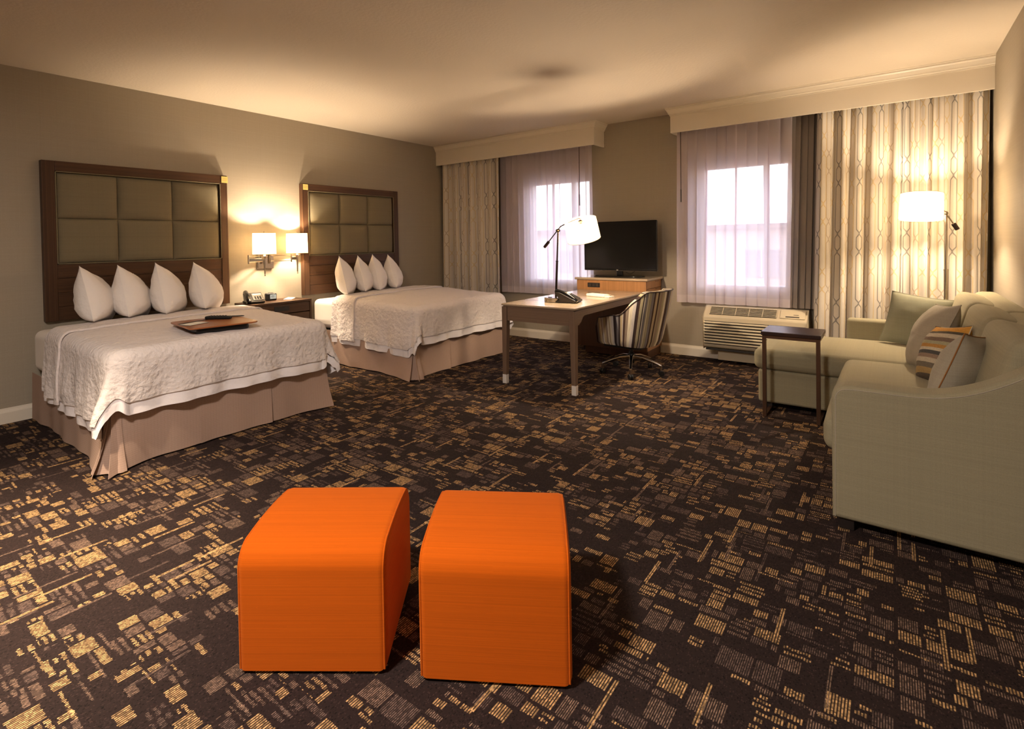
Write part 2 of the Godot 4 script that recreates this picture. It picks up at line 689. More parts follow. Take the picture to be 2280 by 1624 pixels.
	mat("outside ground", Color8(150, 138, 128), .95, {})

# ---------------------------------------------------------------- light and camera
func set_camera_and_light() -> void:
	var cam := Camera3D.new()
	cam.name = "camera"
	var f := 1180.745
	var near := 0.05
	cam.projection = Camera3D.PROJECTION_FRUSTUM
	cam.near = near
	cam.far = 200.0
	cam.size = 1624.0 / f * near
	cam.frustum_offset = Vector2((1140.0 - 1086.992) / f, -(812.0 - 557.829) / f) * near
	var right := P(.79563918, -.01732666, .60552299)
	var up := -P(-.00354994, -.99970706, -.02394147)
	var fwd := P(-.60576043, -.0168992, .79546761)
	add_child(cam)
	cam.transform = Transform3D(Basis(right, up, -fwd), Vector3(0, 1.345, 0))
	cam.current = true
	var we := WorldEnvironment.new()
	we.name = "environment"
	var e := Environment.new()
	var sky := Sky.new()
	var sm := ProceduralSkyMaterial.new()
	sm.sky_top_color = Color8(196, 208, 236)
	sm.sky_horizon_color = Color8(255, 238, 232)
	sm.ground_horizon_color = Color8(214, 196, 186)
	sm.ground_bottom_color = Color8(150, 138, 130)
	sm.sky_energy_multiplier = 1.0
	sky.sky_material = sm
	e.background_mode = Environment.BG_SKY
	e.background_energy_multiplier = SKY_ENERGY
	e.sky = sky
	e.tonemap_mode = Environment.TONE_MAPPER_LINEAR
	e.tonemap_exposure = EXPOSURE
	e.sdfgi_enabled = true
	e.ssao_enabled = true
	e.ssil_enabled = true
	we.environment = e
	add_child(we)

const SKY_ENERGY := 3.5
const EXPOSURE := 1.75
const WARM := Color(1.0, 0.90, 0.77)
const ENTRY_TONE := Color(1.0, 0.94, 0.89)
const E_SCONCE := .85
const E_FLOOR := 1.0
const E_DESK := 0.95
const E_SPOT := 14.0
const E_ENTRY := 8.0

func omni(parent: Node, at: Vector3, energy: float, size := 0.03, c := WARM) -> void:
	var l := OmniLight3D.new()
	l.name = "lamp_light"
	l.light_color = c
	l.light_energy = energy
	l.light_size = size
	l.omni_range = 12.0
	l.omni_attenuation = 2.0
	l.shadow_enabled = true
	parent.add_child(l, true)
	l.position = at

# ---------------------------------------------------------------- the room
func window_hole_wall(b: MB, x0: float, x1: float, holes: Array, d0: float, d1: float) -> void:
	# the wall between plan lines d0 and d1, with rectangular openings [x0, x1, y0, y1]
	var cur := x0
	for h in holes:
		b.rbox(P((cur + h[0]) / 2, CEIL / 2, (d0 + d1) / 2), Vector3(h[0] - cur, CEIL, d1 - d0), .0005, 1)
		b.rbox(P((h[0] + h[1]) / 2, h[2] / 2, (d0 + d1) / 2), Vector3(h[1] - h[0], h[2], d1 - d0), .0005, 1)
		b.rbox(P((h[0] + h[1]) / 2, (h[3] + CEIL) / 2, (d0 + d1) / 2), Vector3(h[1] - h[0], CEIL - h[3], d1 - d0), .0005, 1)
		cur = h[1]
	b.rbox(P((cur + x1) / 2, CEIL / 2, (d0 + d1) / 2), Vector3(x1 - cur, CEIL, d1 - d0), .0005, 1)

const WIN := [[-4.03, -3.05, .77, 2.17], [-1.74, -.76, .77, 2.17]]

func build_room() -> void:
	var b := MB.new()
	var wx := XR - XL
	var cx := (XL + XR) / 2
	var wd := DW - DB
	var cd := (DW + DB) / 2
	b.rbox(P(cx, -.06, cd), Vector3(wx + .4, .12, wd + .4), .001, 1)
	struct(b, "floor", M["carpet"], "dark brown carpet with small gold and taupe blocks")
	b = MB.new()
	b.rbox(P(cx, CEIL + .06, cd), Vector3(wx + .4, .12, wd + .4), .001, 1)
	struct(b, "ceiling", M["ceiling paint"], "cream painted ceiling with a light texture")
	b = MB.new()
	b.rbox(P(XL - .1, CEIL / 2, cd), Vector3(.2, CEIL, wd), .001, 1)
	struct(b, "wall_left", M["wall covering"], "taupe wall behind the two headboards")
	b = MB.new()
	b.rbox(P(XR + .1, CEIL / 2, cd), Vector3(.2, CEIL, wd), .001, 1)
	struct(b, "wall_right", M["wall covering"], "taupe wall behind the sofa")
	b = MB.new()
	b.rbox(P(cx, CEIL / 2, DB - .1), Vector3(wx + .4, CEIL, .2), .001, 1)
	struct(b, "wall_back", M["wall covering"], "taupe wall across the near end of the room")
	b = MB.new()
	window_hole_wall(b, XL - .2, XR + .2, WIN, DW, DW + .2)
	struct(b, "wall_front", M["wall covering"], "taupe wall with the two windows")
	# windows
	for k in 2:
		var h: Array = WIN[k]
		var w := Node3D.new()
		w.name = "window_%d" % (k + 1)
		add_child(w)
		w.position = P((h[0] + h[1]) / 2, h[2], DW + .1)
		w.set_meta("kind", "structure")
		w.set_meta("label", ["white framed window behind the sheer beside the television", "white framed window above the air conditioner"][k])
		w.set_meta("category", "window")
		W = w.position
		var dd := DW + .11
		for s in [h[0] + .03, h[1] - .03]:
			piece("jamb", M["window frame"], w, P(s, (h[2] + h[3]) / 2, dd), Vector3(.06, h[3] - h[2], .09), .004, 1)
		piece("window_head", M["window frame"], w, P((h[0] + h[1]) / 2, h[3] - .03, dd), Vector3(h[1] - h[0] - .12, .06, .09), .004, 1)
		piece("window_sill", M["window frame"], w, P((h[0] + h[1]) / 2, h[2] + .025, dd - .04), Vector3(h[1] - h[0] - .002, .05, .15), .006, 1)
		var mx: float = h[1] - .30
		piece("mullion", M["window frame"], w, P(mx, (h[2] + h[3]) / 2, dd), Vector3(.05, h[3] - h[2] - .11, .07), .004, 1)
		piece("pane", M["glass"], w, P((h[0] + .06 + mx - .025) / 2, (h[2] + h[3]) / 2, dd + .02), Vector3(mx - .085 - h[0], h[3] - h[2] - .11, .006), .001, 1)
		piece("pane", M["glass"], w, P((h[1] - .06 + mx + .025) / 2, (h[2] + h[3]) / 2, dd + .005), Vector3(h[1] - .085 - mx, h[3] - h[2] - .11, .006), .001, 1)
	# baseboards
	b = MB.new()
	baseboard(b, P(XL, 0, DB), P(XL, 0, DW), Vector3(1, 0, 0))
	struct(b, "baseboard_left", M["white trim"], "white baseboard along the headboard wall")
	b = MB.new()
	baseboard(b, P(XL, 0, DW), P(XR, 0, DW), Vector3(0, 0, 1))
	struct(b, "baseboard_front", M["white trim"], "white baseboard under the windows")
	b = MB.new()
	baseboard(b, P(XR, 0, DW), P(XR, 0, DB), Vector3(-1, 0, 0))
	struct(b, "baseboard_right", M["white trim"], "white baseboard behind the sofa")
	# valances
	valance(1, XL, -2.865, 2.497, true, "white window valance with crown above the bed curtain")
	valance(2, -1.945, XR, 2.508, false, "long white window valance with crown reaching the right wall")

func baseboard(b: MB, a: Vector3, c: Vector3, out: Vector3) -> void:
	var prof := [[.0, .0], [.016, .0], [.016, .085], [.012, .098], [.006, .105], [.004, .115], [.0, .118]]
	var rows := []
	for q in [a, c]:
		var row := PackedVector3Array()
		for p in prof:
			row.append(q + out * p[0] + Vector3(0, p[1], 0))
		rows.append(row)
	var flip: bool = (rows[0][2] - rows[0][1]).cross(rows[1][1] - rows[0][1]).dot(out) < 0
	for k in prof.size() - 1:
		b.grid([[rows[0][k], rows[0][k + 1]], [rows[1][k], rows[1][k + 1]]], false, false, flip)

func valance(k: int, x0: float, x1: float, yb: float, open_right: bool, label: String) -> void:
	var w := Node3D.new()
	w.name = "trim_%d" % k
	add_child(w)
	w.position = P((x0 + x1) / 2, yb, DW)
	w.set_meta("kind", "structure")
	w.set_meta("label", label)
	w.set_meta("category", "valance")
	W = w.position
	var df := 5.915
	piece("fascia", M["white trim"], w, P((x0 + x1) / 2, (yb + CEIL) / 2, df + .01), Vector3(x1 - x0, CEIL - yb, .02), .002, 1)
	piece("dust_board", M["white trim"], w, P((x0 + x1) / 2, CEIL - .012, (df + .02 + DW) / 2), Vector3(x1 - x0 - .004, .02, DW - df - .02), .002, 1)
	var xe := x1 - .01 if open_right else x0 + .01
	piece("end_board", M["white trim"], w, P(xe, (yb + CEIL) / 2, (df + .02 + DW) / 2), Vector3(.02, CEIL - yb, DW - df - .02), .002, 1)
	# crown moulding, mitred round the free end
	var prof := [[.0, -.085], [.006, -.085], [.008, -.072], [.016, -.068], [.020, -.055], [.034, -.030], [.044, -.020], [.046, -.008], [.052, -.004], [.052, .0]]
	var b := MB.new()
	var xo := x1 if open_right else x0
	var sg := 1.0 if open_right else -1.0
	for q in prof.size() - 1:
		var rr := []
		for z in [q, q + 1]:
			var o: float = prof[z][0]
			var y: float = CEIL + prof[z][1]
			var far_end := P(x0 if open_right else x1, y, df - o)
			var corner := P(xo + sg * o, y, df - o)
			var wall_end := P(xo + sg * o, y, DW)
			rr.append([far_end, corner, wall_end])
		b.grid([[rr[0][0], rr[0][1]], [rr[1][0], rr[1][1]]], false, false, not open_right)
		b.grid([[rr[0][1], rr[0][2]], [rr[1][1], rr[1][2]]], false, false, not open_right)
	put(b, "crown_moulding", M["white trim"], w)

# ---------------------------------------------------------------- curtains
func fold_wave(t: float, seed_: float) -> float:
	return (1.0 - 2.0 * pow(absf(cos(t * .5 + .2 * sin(t * .31 + seed_))), 3.0)) * .75 + sin(t * .53 + seed_) * .25 + sin(t * 1.71 + seed_ * 2.0) * .15

func curtain(called: String, label: String, m: Material, x0: float, x1: float, y0: float, y1: float, d: float, folds: float, amp: float, full: float, seed_: float, lean := 0.0, hem: Material = null, thick := 0.003, category := "curtain", group := "") -> void:
	var o := thing(called, label, category, P((x0 + x1) / 2, y0, d), 0.0, group, true)
	var nx := int((x1 - x0) * 110) + 8
	var ny := 16
	var build := func(ya: float, yb2: float, steps: int, off: float) -> MB:
		var rows := []
		var uvs := []
		for i in steps + 1:
			var y := lerpf(yb2, ya, float(i) / steps)
			var s := (y1 - y) / (y1 - y0)
			var row := PackedVector3Array()
			var ur := PackedVector2Array()
			for j in nx + 1:
				var t := float(j) / nx
				var ph := t * folds * TAU + 0.25 * sin(s * 2.0 + t * 9.0 + seed_)
				var a := amp * (0.65 + 0.35 * s) * (1.0 + .3 * sin(t * 13.0 + seed_))
				var x := lerpf(x0, x1, t) + lean * s + (amp * .35 * s if thick > 0.0 else .021 * (1.0 + .5 * sin(t * 23.0 + seed_))) * cos(ph + seed_)
				row.append(P(x, y, d + off - a * fold_wave(ph, seed_)))
				ur.append(Vector2(t * (x1 - x0) * full, (y1 - y)))
			rows.append(row)
			uvs.append(ur)
		var b := MB.new()
		if thick > 0:
			b.shell(rows, thick, uvs, true)
		else:
			b.grid(rows, false, false, true, uvs)
		return b
	var split := y0 + .085 if hem != null else y0
	put(build.call(split, y1, ny, 0.0), "cloth", m, o)
	if hem != null:
		put(build.call(y0, split, 2, 0.0), "hem", hem, o)
	# gathers at the track
	var b2 := MB.new()
	b2.rbox(P((x0 + x1) / 2, y1 + .008, d), Vector3(x1 - x0, .016, .02), .003, 1)
	put(b2, "track", M["white trim"], o)

func build_curtains() -> void:
	curtain("drape", "printed cream drape hanging beside the far bed", M["drape"], XL + .03, -4.35, .03, 2.66, 6.02, 6.5, .060, 1.9, 1.0)
	curtain("drape", "printed cream drape left of the floor lamp, over the chaise end", M["drape"], -.565, .11, .03, 2.66, 6.02, 5.0, .055, 1.9, 2.2, -.05)
	curtain("drape", "printed cream drape in the corner behind the lit floor lamp", M["drape"], .09, XR - .02, .03, 2.66, 5.985, 5.0, .052, 1.9, 4.1, -.03)
	curtain("sheer_curtain", "white sheer curtain behind the desk lamp", M["sheer"], -4.43, -3.02, .625, 2.66, 6.135, 15.0, .020, 1.5, .4, 0.0, M["sheer hem"], 0.0)
	curtain("sheer_curtain", "white sheer curtain hanging over the air conditioner", M["sheer"], -1.915, -.79, .62, 2.66, 6.10, 11.0, .020, 1.5, 1.7, -.03, M["sheer hem"], 0.0)
	curtain("lining_curtain", "grey gathered lining between the sheer and the patterned drape", M["lining"], -.80, -.55, .618, 2.66, 6.125, 5.0, .022, 1.5, 3.0, -.05, null, 0.0)
	for w in [[-3.135, 2.46, 1.78, "thin dark pull wand hanging in the sheer by the television", 6.135], [-1.875, 2.45, 1.75, "thin dark pull wand at the left edge of the sheer over the air conditioner", 6.10]]:
		var o := thing("curtain_wand", w[3], "wand", P(w[0], w[2], 6.04), 0.0, "", true)
		var b := MB.new()
		b.tube(PackedVector3Array([P(w[0], w[2], 6.04), P(w[0], 2.55, 6.045), P(w[0], 2.66, 6.09), P(w[0], 2.668, w[4])]), .004, 8)
		put(b, "rod", M["dark metal"], o)
		b = MB.new()
		b.tube(PackedVector3Array([P(w[0], w[2] - .002, 6.04), P(w[0], w[2] + .14, 6.04)]), .0062, 8)
		put(b, "grip", M["dark plastic"], o)

# ---------------------------------------------------------------- beds
func bed_point(q: Dictionary, a: float, bb: float, lift: float) -> Vector3:
	# a: metres from the head along x, bb: metres across from the near side; the cloth runs over rounded edges and hangs
	var r := .085
	var l: float = q.len - r
	var w: float = q.wid
	var oa := maxf(0.0, a - l)
	var ob := 0.0
	var sb := 0.0
	if bb < r:
		ob = r - bb
		sb = -1.0
	elif bb > w - r:
		ob = bb - (w - r)
		sb = 1.0
	var px := minf(a, l)
	var pd := clampf(bb, r, w - r)
	var nz := wob.get_noise_3d(a * 130.0, bb * 130.0, q.seed * 40.0)
	var nz2 := wob.get_noise_3d(a * 420.0, bb * 420.0, q.seed * 90.0 + 50.0)
	var crown: float = q.top - .035 * smoothstep(.6, 1.68, a) + .012 * sin(clampf(bb / w, 0, 1) * PI)
	var y: float = crown + nz * .007 + nz2 * .002
	var ln := Vector2(oa, ob).length()
	if ln < 1e-5:
		return P(q.x + px, y + lift, q.d + pd)
	var dirx := oa / ln
	var dird := ob / ln
	var th := atan2(ob, oa)
	var s2 := sin(2.0 * th)
	ln *= 1.0 - .30 * s2 * s2
	var out: float
	var drop: float
	if ln < r * PI / 2:
		out = r * sin(ln / r)
		drop = r * (1 - cos(ln / r))
	else:
		out = r
		drop = r + ln - r * PI / 2
	var hang := smoothstep(.05, .40, drop)
	var along: float = pd if oa > ob else px
	out += hang * (.014 * sin(along * 15.0 + q.seed) + .010 * sin(along * 31.0 + q.seed * 2.0) + nz * .022 + .018)
	out += s2 * s2 * (.05 * hang + .12 * drop * hang) * (1.0 if sb < 0 else .6)
	out += hang * .04 * sin(th * 6.0 + q.seed) * absf(s2)
	out += lift + nz2 * .002
	return P(q.x + px + dirx * out, y - drop + lift * (1 - hang), q.d + pd + sb * dird * out)

func bed_cloth(q: Dictionary, a0: float, a1: float, b0: float, b1: float, na: int, nb: int, lift: float, th: float, skew := 0.0) -> MB:
	var rows := []
	for i in na + 1:
		var row := PackedVector3Array()
		for j in nb + 1:
			var bb := lerpf(b0, b1, float(j) / nb)
			var sk := skew * (1.0 - clampf(bb / q.wid, -.3, 1.3))
			row.append(bed_point(q, lerpf(a0 + sk, a1 + (sk if a1 < q.len - .1 else 0.0), float(i) / na), bb, lift))
		rows.append(row)
	var b := MB.new()
	b.shell(rows, th, [], true)
	return b

func skirt_panel(o: Node3D, a: Vector3, c: Vector3, out: Vector3, yt: float, f0: float, f1: float, sd: float) -> void:
	var l := a.distance_to(c)
	var dir := (c - a) / l
	var n_ := int(l * 30) + 4
	var rows := []
	for i in 8:
		var s := i / 7.0
		var row := PackedVector3Array()
		for j in n_ + 1:
			var t := float(j) / n_
			var fl := f0 * pow(1 - t, 6.0) + f1 * pow(t, 6.0)
			var e := .010 + s * s * fl + s * (.010 * sin(t * l * 8.0 + sd) + .006 * sin(t * l * 21.0 + sd * 3.0))
			var along := t * l + s * s * (f1 * .5 * pow(t, 4.0) - f0 * .5 * pow(1 - t, 4.0))
			row.append(a + dir * along + out * e + Vector3(0, lerpf(yt, .012, s), 0))
		rows.append(row)
	var b := MB.new()
	var flip: bool = (rows[0][1] - rows[0][0]).cross(rows[1][0] - rows[0][0]).dot(out) < 0
	b.shell(rows, .003, [], flip)
	put(b, "skirt_panel", M["skirt"], o)

func pillow_mesh(w: float, h: float, t: float, pinch: float, seed_: float, n_ := 18, sag := 0.0) -> MB:
	# stuffed pillow in the xy plane, origin at its centre; corners stand out as ears
	var b := MB.new()
	for sd in [1.0, -1.0]:
		var rows := []
		var uvs := []
		for i in n_ + 1:
			var row := PackedVector3Array()
			var ur := PackedVector2Array()
			for j in n_ + 1:
				var u := -cos(PI * j / n_)
				var v := -cos(PI * i / n_)
				u = lerpf(u, j * 2.0 / n_ - 1.0, .6)
				v = lerpf(v, i * 2.0 / n_ - 1.0, .6)
				var x := w * .5 * u * (1.0 - pinch * (1.0 - v * v))
				var y := h * .5 * v * (1.0 - pinch * (1.0 - u * u))
				var th := t * .5 * pow(maxf(0.0, (1 - pow(absf(u), 2.4)) * (1 - pow(absf(v), 2.4))), .62)
				th *= 1.0 + sag * (-v) * .5
				th += t * .035 * wob.get_noise_3d(u * 60.0 + seed_ * 31.0, v * 60.0, sd * 9.0 + seed_) * (1 - pow(absf(u), 4.0)) * (1 - pow(absf(v), 4.0)) * 2.0
				row.append(Vector3(x, y, sd * th))
				ur.append(Vector2(u * .5 + .5, .5 - v * .5))
			rows.append(row)
			uvs.append(ur)
		b.grid(rows, false, false, sd < 0, uvs)
	return b

func headboard(d0: float, d1: float, splits: Array, pd0: float, pd1: float, y0: float, y1: float, py0: float, py1: float, label: String) -> void:
	var o := thing("headboard", label, "headboard", P(XL, y0, (d0 + d1) / 2), 0.0, "wall-mounted headboards", true)
	var xf := XL + .062
	var xc := (XL + xf) / 2
	piece("stile", M["dark wood upright"], o, P(xc, (y0 + y1) / 2, (d0 + pd0) / 2), Vector3(xf - XL, y1 - y0, pd0 - d0), .004, 2)
	piece("stile", M["dark wood upright"], o, P(xc, (y0 + y1) / 2, (d1 + pd1) / 2), Vector3(xf - XL, y1 - y0, d1 - pd1), .004, 2)
	piece("top_rail", M["dark wood"], o, P(xc, (py1 + y1) / 2, (pd0 + pd1) / 2), Vector3(xf - XL, y1 - py1, pd1 - pd0), .004, 2)
	# lower part: wide horizontal boards
	var nb := 4
	for k in nb:
		var ya := lerpf(y0, py0, float(k) / nb)
		var yb := lerpf(y0, py0, float(k + 1) / nb)
		piece("board", M["dark wood"], o, P(xc - .004, (ya + yb) / 2, (pd0 + pd1) / 2), Vector3(xf - XL - .008, yb - ya - .0015, pd1 - pd0), .002, 1)
	piece("backing", M["dark wood"], o, P(XL + .012, (py0 + py1) / 2, (pd0 + pd1) / 2), Vector3(.022, py1 - py0, pd1 - pd0), .002, 1)
	var ds := [pd0 + .006] + splits + [pd1 - .006]
	var ym := py0 + (py1 - py0) * .495
	var ys := [py0 + .006, ym, py1 - .006]
	for r in 2:
		for c in 3:
			var rows := []
			var n_ := 14
			for i in n_ + 1:
				var row := PackedVector3Array()
				for j in n_ + 1:
					var u := -cos(PI * j / n_)
					var v := -cos(PI * i / n_)
					var hgt := .046 * pow((1 - pow(absf(u), 5.0)) * (1 - pow(absf(v), 5.0)), .5)
					row.append(P(XL + .024 + hgt, lerpf(ys[r], ys[r + 1], v * .5 + .5), lerpf(ds[c], ds[c + 1], u * .5 + .5)))
				rows.append(row)
			var b := MB.new()
			b.grid(rows, false, false, false)
			put(b, "upholstered_panel", M["headboard cloth"], o)
	var bb := MB.new()
	var ring := PackedVector3Array()
	for p in [[pd0 + .01, py0 + .004], [pd1 - .01, py0 + .004], [pd1 - .004, py0 + .01], [pd1 - .004, py1 - .01], [pd1 - .01, py1 - .004], [pd0 + .01, py1 - .004], [pd0 + .004, py1 - .01], [pd0 + .004, py0 + .01]]:
		ring.append(P(xf - .002, p[1], p[0]))
	bb.tube(ring, .0045, 6, false, true)
	put(bb, "welt", M["headboard cloth"], o)

func build_bed(k: int) -> void:
	var d0: float = [1.135, 3.67][k]
	var wid := 1.52
	var xh := XL + .075
	var xf := -3.735
	var q := {"x": xh, "d": d0, "len": xf + .045 - xh, "wid": wid, "top": .737, "seed": [1.3, 4.1][k]}
	var near: String = ["bed nearest the camera", "far bed beside the curtains"][k]
	var o := thing("bed", ["queen bed with taupe skirt nearest the camera", "queen bed with taupe skirt beside the curtained window"][k], "bed", P((xh + xf) / 2, 0, d0 + wid / 2), 0.0, "queen beds", true)
	piece("base", M["black"], o, P((xh + xf) / 2 - .02, .20, d0 + wid / 2), Vector3(xf - xh - .08, .38, wid - .08), .01, 1)
	var b := MB.new()
	b.rbox(P((xh + xf) / 2, .545, d0 + wid / 2), Vector3(xf - xh, .325, wid), .06, 4)
	put(b, "mattress", M["sheet"], o)
	var ys := .375
	var mid := d0 + wid / 2
	# skirt: near side, three panels across the foot, far side
	skirt_panel(o, P(xh, 0, d0), P(xf, 0, d0), Vector3(0, 0, 1), ys, 0.0, .10, 1.0 + k)
	skirt_panel(o, P(xf, 0, d0), P(xf, 0, d0 + .52), Vector3(1, 0, 0), ys, .12, .0, 2.0 + k)
	skirt_panel(o, P(xf - .004, 0, d0 + .515), P(xf - .004, 0, d0 + 1.03), Vector3(1, 0, 0), ys, .0, .0, 3.0 + k)
	skirt_panel(o, P(xf, 0, d0 + 1.025), P(xf, 0, d0 + wid), Vector3(1, 0, 0), ys, .0, .05, 4.0 + k)
	skirt_panel(o, P(xf, 0, d0 + wid), P(xh, 0, d0 + wid), Vector3(0, 0, -1), ys, .05, 0.0, 5.0 + k)
	# pleat insert at the near foot corner
	b = MB.new()
	var rows := []
	for i in 6:
		var s := i / 5.0
		var row := PackedVector3Array()
		for j in 9:
			var t := j / 8.0
			var rr := .012 + s * s * .075 + .012 * s * sin(t * PI * 3.0)
			row.append(P(xf - .05, lerpf(ys, .012, s), d0 + .05) + (P(1, 0, 0) * sin(t * PI * .5) + P(0, 0, -1) * cos(t * PI * .5)) * (rr + .055))
		rows.append(row)
	b.grid(rows, false, false, true)
	put(b, "corner_pleat", M["skirt"], o)
	# comforter
	var foot := .335
	var ns: float = [.47, .45][k]
	var fs := .42
	var a0: float = [.42, .40][k]
	var c := thing("comforter", ["white comforter on the bed nearest the camera, under the lap tray", "white comforter on the far bed beside the curtains"][k], "comforter", P((xh + xf) / 2, .5, d0 + wid / 2), 0.0, "white comforters", true)
	var ln: float = q.len
	put(bed_cloth(q, a0, ln + foot - .075, -ns + .075, wid + fs - .075, 84, 110, .020, .016), "cover", M["bed linen"], c)
	put(bed_cloth(q, ln + foot - .078, ln + foot, -ns, wid + fs, 3, 110, .008, .008), "hem_band", M["hem linen"], c)
	put(bed_cloth(q, a0, ln + foot - .06, -ns, -ns + .078, 70, 3, .008, .008), "hem_band", M["hem linen"], c)
	put(bed_cloth(q, a0, ln + foot - .06, wid + fs - .078, wid + fs, 70, 3, .008, .008), "hem_band", M["hem linen"], c)
	put(bed_cloth(q, a0 - .03, a0 + .27, -ns + .05, wid + fs - .05, 14, 110, .036, .014, .12), "turned_back_fold", M["bed linen"], c)
	# pillows, standing on edge with their ends to the wall
	var dd: Array = [[1.455, 1.715, 1.995, 2.315], [3.90, 4.16, 4.38, 4.635]][k]
	for i in 4:
		var place: String = ["leftmost", "second", "third", "rightmost"][i]
		var pp := thing("pillow", "white pillow standing on edge, %s of four on the %s" % [place, near], "pillow", P(-5.07, .955, dd[i]), 0.0, "bed pillows standing on edge")
		var hgt: float = [.44, .43, .445, .43][i]
		var mb := pillow_mesh(.56, hgt, [.255, .22][k], .09, i + k * 7.0 + 1.0, 20, .6)
		var yaw: float = deg_to_rad([26.0, 30.0, 32.0, 34.0][i] if k == 0 else [42.0, 43.0, 43.0, 44.0][i])
		# front end (local +x) points into the room and is tipped up a little
		var bs := Basis(Vector3.UP, -yaw) * Basis(Vector3(0, 0, 1), deg_to_rad(10.0)) * Basis(Vector3(1, 0, 0), deg_to_rad([12.0, 11.0, 11.0, 13.0][i]))
		for z in mb.v.size():
			mb.v[z] = bs * mb.v[z]
			mb.n[z] = bs * mb.n[z]
		put(mb, "pillow_body", M["pillow linen"], pp)

func cards() -> void:
	var o := thing("notice_card", "small yellow notice card on the near headboard's top right corner", "card", P(XL + .064, 2.02, 2.685), 0.0, "yellow notice cards")
	for k in 2:
		if k == 1:
			o = thing("notice_card", "small yellow notice card on the far headboard's top left corner", "card", P(XL + .064, 2.012, 3.622), 0.0, "yellow notice cards")
		var b := MB.new()
		var s := .032
		b.quad(Vector3(.0015, -s, s), Vector3(.0015, -s, -s), Vector3(.0015, s, -s), Vector3(.0015, s, s))
		b.quad(Vector3(0, -s, -s), Vector3(0, -s, s), Vector3(0, s, s), Vector3(0, s, -s))
		for e in [[-s, -s, -s, s], [-s, s, s, s], [s, s, s, -s], [s, -s, -s, -s]]:
			b.quad(Vector3(0, e[0], e[1]), Vector3(0, e[2], e[3]), Vector3(.0015, e[2], e[3]), Vector3(.0015, e[0], e[1]))
		put(b, "printed_card", M["card"], o)

# ---------------------------------------------------------------- things at the beds
func build_nightstand() -> void:
	var o := thing("nightstand", "dark wooden nightstand between the two beds", "nightstand", P(-5.28, 0, 3.115), 0.0, "", true)
	var x0 := XL + .006
	var x1 := -5.10
	var d0 := 2.785
	var d1 := 3.465
	var yt := .748
	piece("top", M["dark wood"], o, P((x0 + x1) / 2, yt - .011, (d0 + d1) / 2), Vector3(x1 - x0, .022, d1 - d0), .002, 1)
	for d in [d0 + .011, d1 - .011]:
		piece("side_panel", M["dark wood upright"], o, P((x0 + x1) / 2, (yt - .022) / 2, d), Vector3(x1 - x0, yt - .022, .022), .002, 1)
	piece("back_panel", M["dark wood"], o, P(x0 + .006, .37, (d0 + d1) / 2), Vector3(.012, .68, d1 - d0 - .046), .002, 1)
	for z in [[.622, .722], [.505, .612]]:
		var dr := piece("drawer", M["dark wood"], o, P(x1 - .16, (z[0] + z[1]) / 2, (d0 + d1) / 2), Vector3(.31, z[1] - z[0], d1 - d0 - .052), .003, 1)
		var b := MB.new()
		var cd := (d0 + d1) / 2 - .02
		var cy: float = (z[0] + z[1]) / 2 + .004
		b.rbox(P(x1 - .002, cy, cd), Vector3(.012, .052, .17), .002, 1)
		put(b, "recessed_pull", M["black"], dr, "black recessed pull")
		b = MB.new()
		b.rbox(P(x1 + .004, cy + .018, cd + .01), Vector3(.008, .008, .135), .003, 1)
		put(b, "pull_lip", M["dark metal"], dr)
	piece("shelf", M["dark wood"], o, P(x1 - .17, .25, (d0 + d1) / 2), Vector3(.32, .02, d1 - d0 - .046), .002, 1)

func phone(at: Vector3, turn: float, label: String, face: Material, s := 1.0) -> void:
	var o := thing("telephone", label, "telephone", at, turn, "desk telephones")
	# local: +z is the front, +x to the right; handset on the left
	var b := MB.new()
	var side := PackedVector2Array([Vector2(-.10, .004), Vector2(.095, .004), Vector2(.105, .012), Vector2(.105, .024), Vector2(-.055, .098), Vector2(-.085, .100), Vector2(-.095, .085), Vector2(-.06, .03)])
	# outline in (z, y), extruded along x
	var t := Transform3D(Basis(Vector3(0, 0, 1), Vector3(0, 1, 0), Vector3(-1, 0, 0)), Vector3.ZERO)
	b.prism(side, .175 * s, t, .004, 2)
	var body := put(b, "body", M["dark plastic"], o)
	var slope := atan2(.074, .16)
	var bs := Basis(Vector3(1, 0, 0), slope)
	var mid := Vector3(.03 * s, .064, .027)
	b = MB.new()
	b.rbox(mid + bs * Vector3(0, .0015, 0), Vector3(.098 * s, .004, .135), .002, 1, bs)
	var pan := put(b, "face_plate", face, body, "pale printed face plate")
	for r in 4:
		for c in 3:
			b = MB.new()
			b.rbox(mid + bs * Vector3((-.024 + c * .024) * s, .005, .002 + r * .016), Vector3(.015, .006, .010), .002, 1, bs)
			put(b, "key", M["black"], pan)
	b = MB.new()
	b.rbox(mid + bs * Vector3(0, .004, -.045), Vector3(.08 * s, .003, .028), .001, 1, bs)
	put(b, "label_window", M["paper"], pan)
	# handset
	b = MB.new()
	var path := PackedVector3Array()
	var rad := []
	for i in 13:
		var u := i / 12.0
		var z := lerpf(-.105, .105, u)
		path.append(Vector3(-.062 * s, .078 - (z + .04) * .46 + .022 * sin(u * PI), z))
		rad.append((.021 + .007 * pow(absf(u * 2 - 1), 3.0)) * (0.72 if (i == 0 or i == 12) else 1.0))
	b.tube(path, rad, 12)
	put(b, "handset", M["gloss black"], o)
	b = MB.new()
	path = PackedVector3Array()
	for i in 40:
		var u := i / 39.0
		path.append(Vector3(-.085 * s + .008 * cos(u * 50.0), .012 + .007 * sin(u * 50.0), lerpf(.08, -.10, u)))
	b.tube(path, .0022, 5)
	put(b, "coiled_cord", M["black"], o)

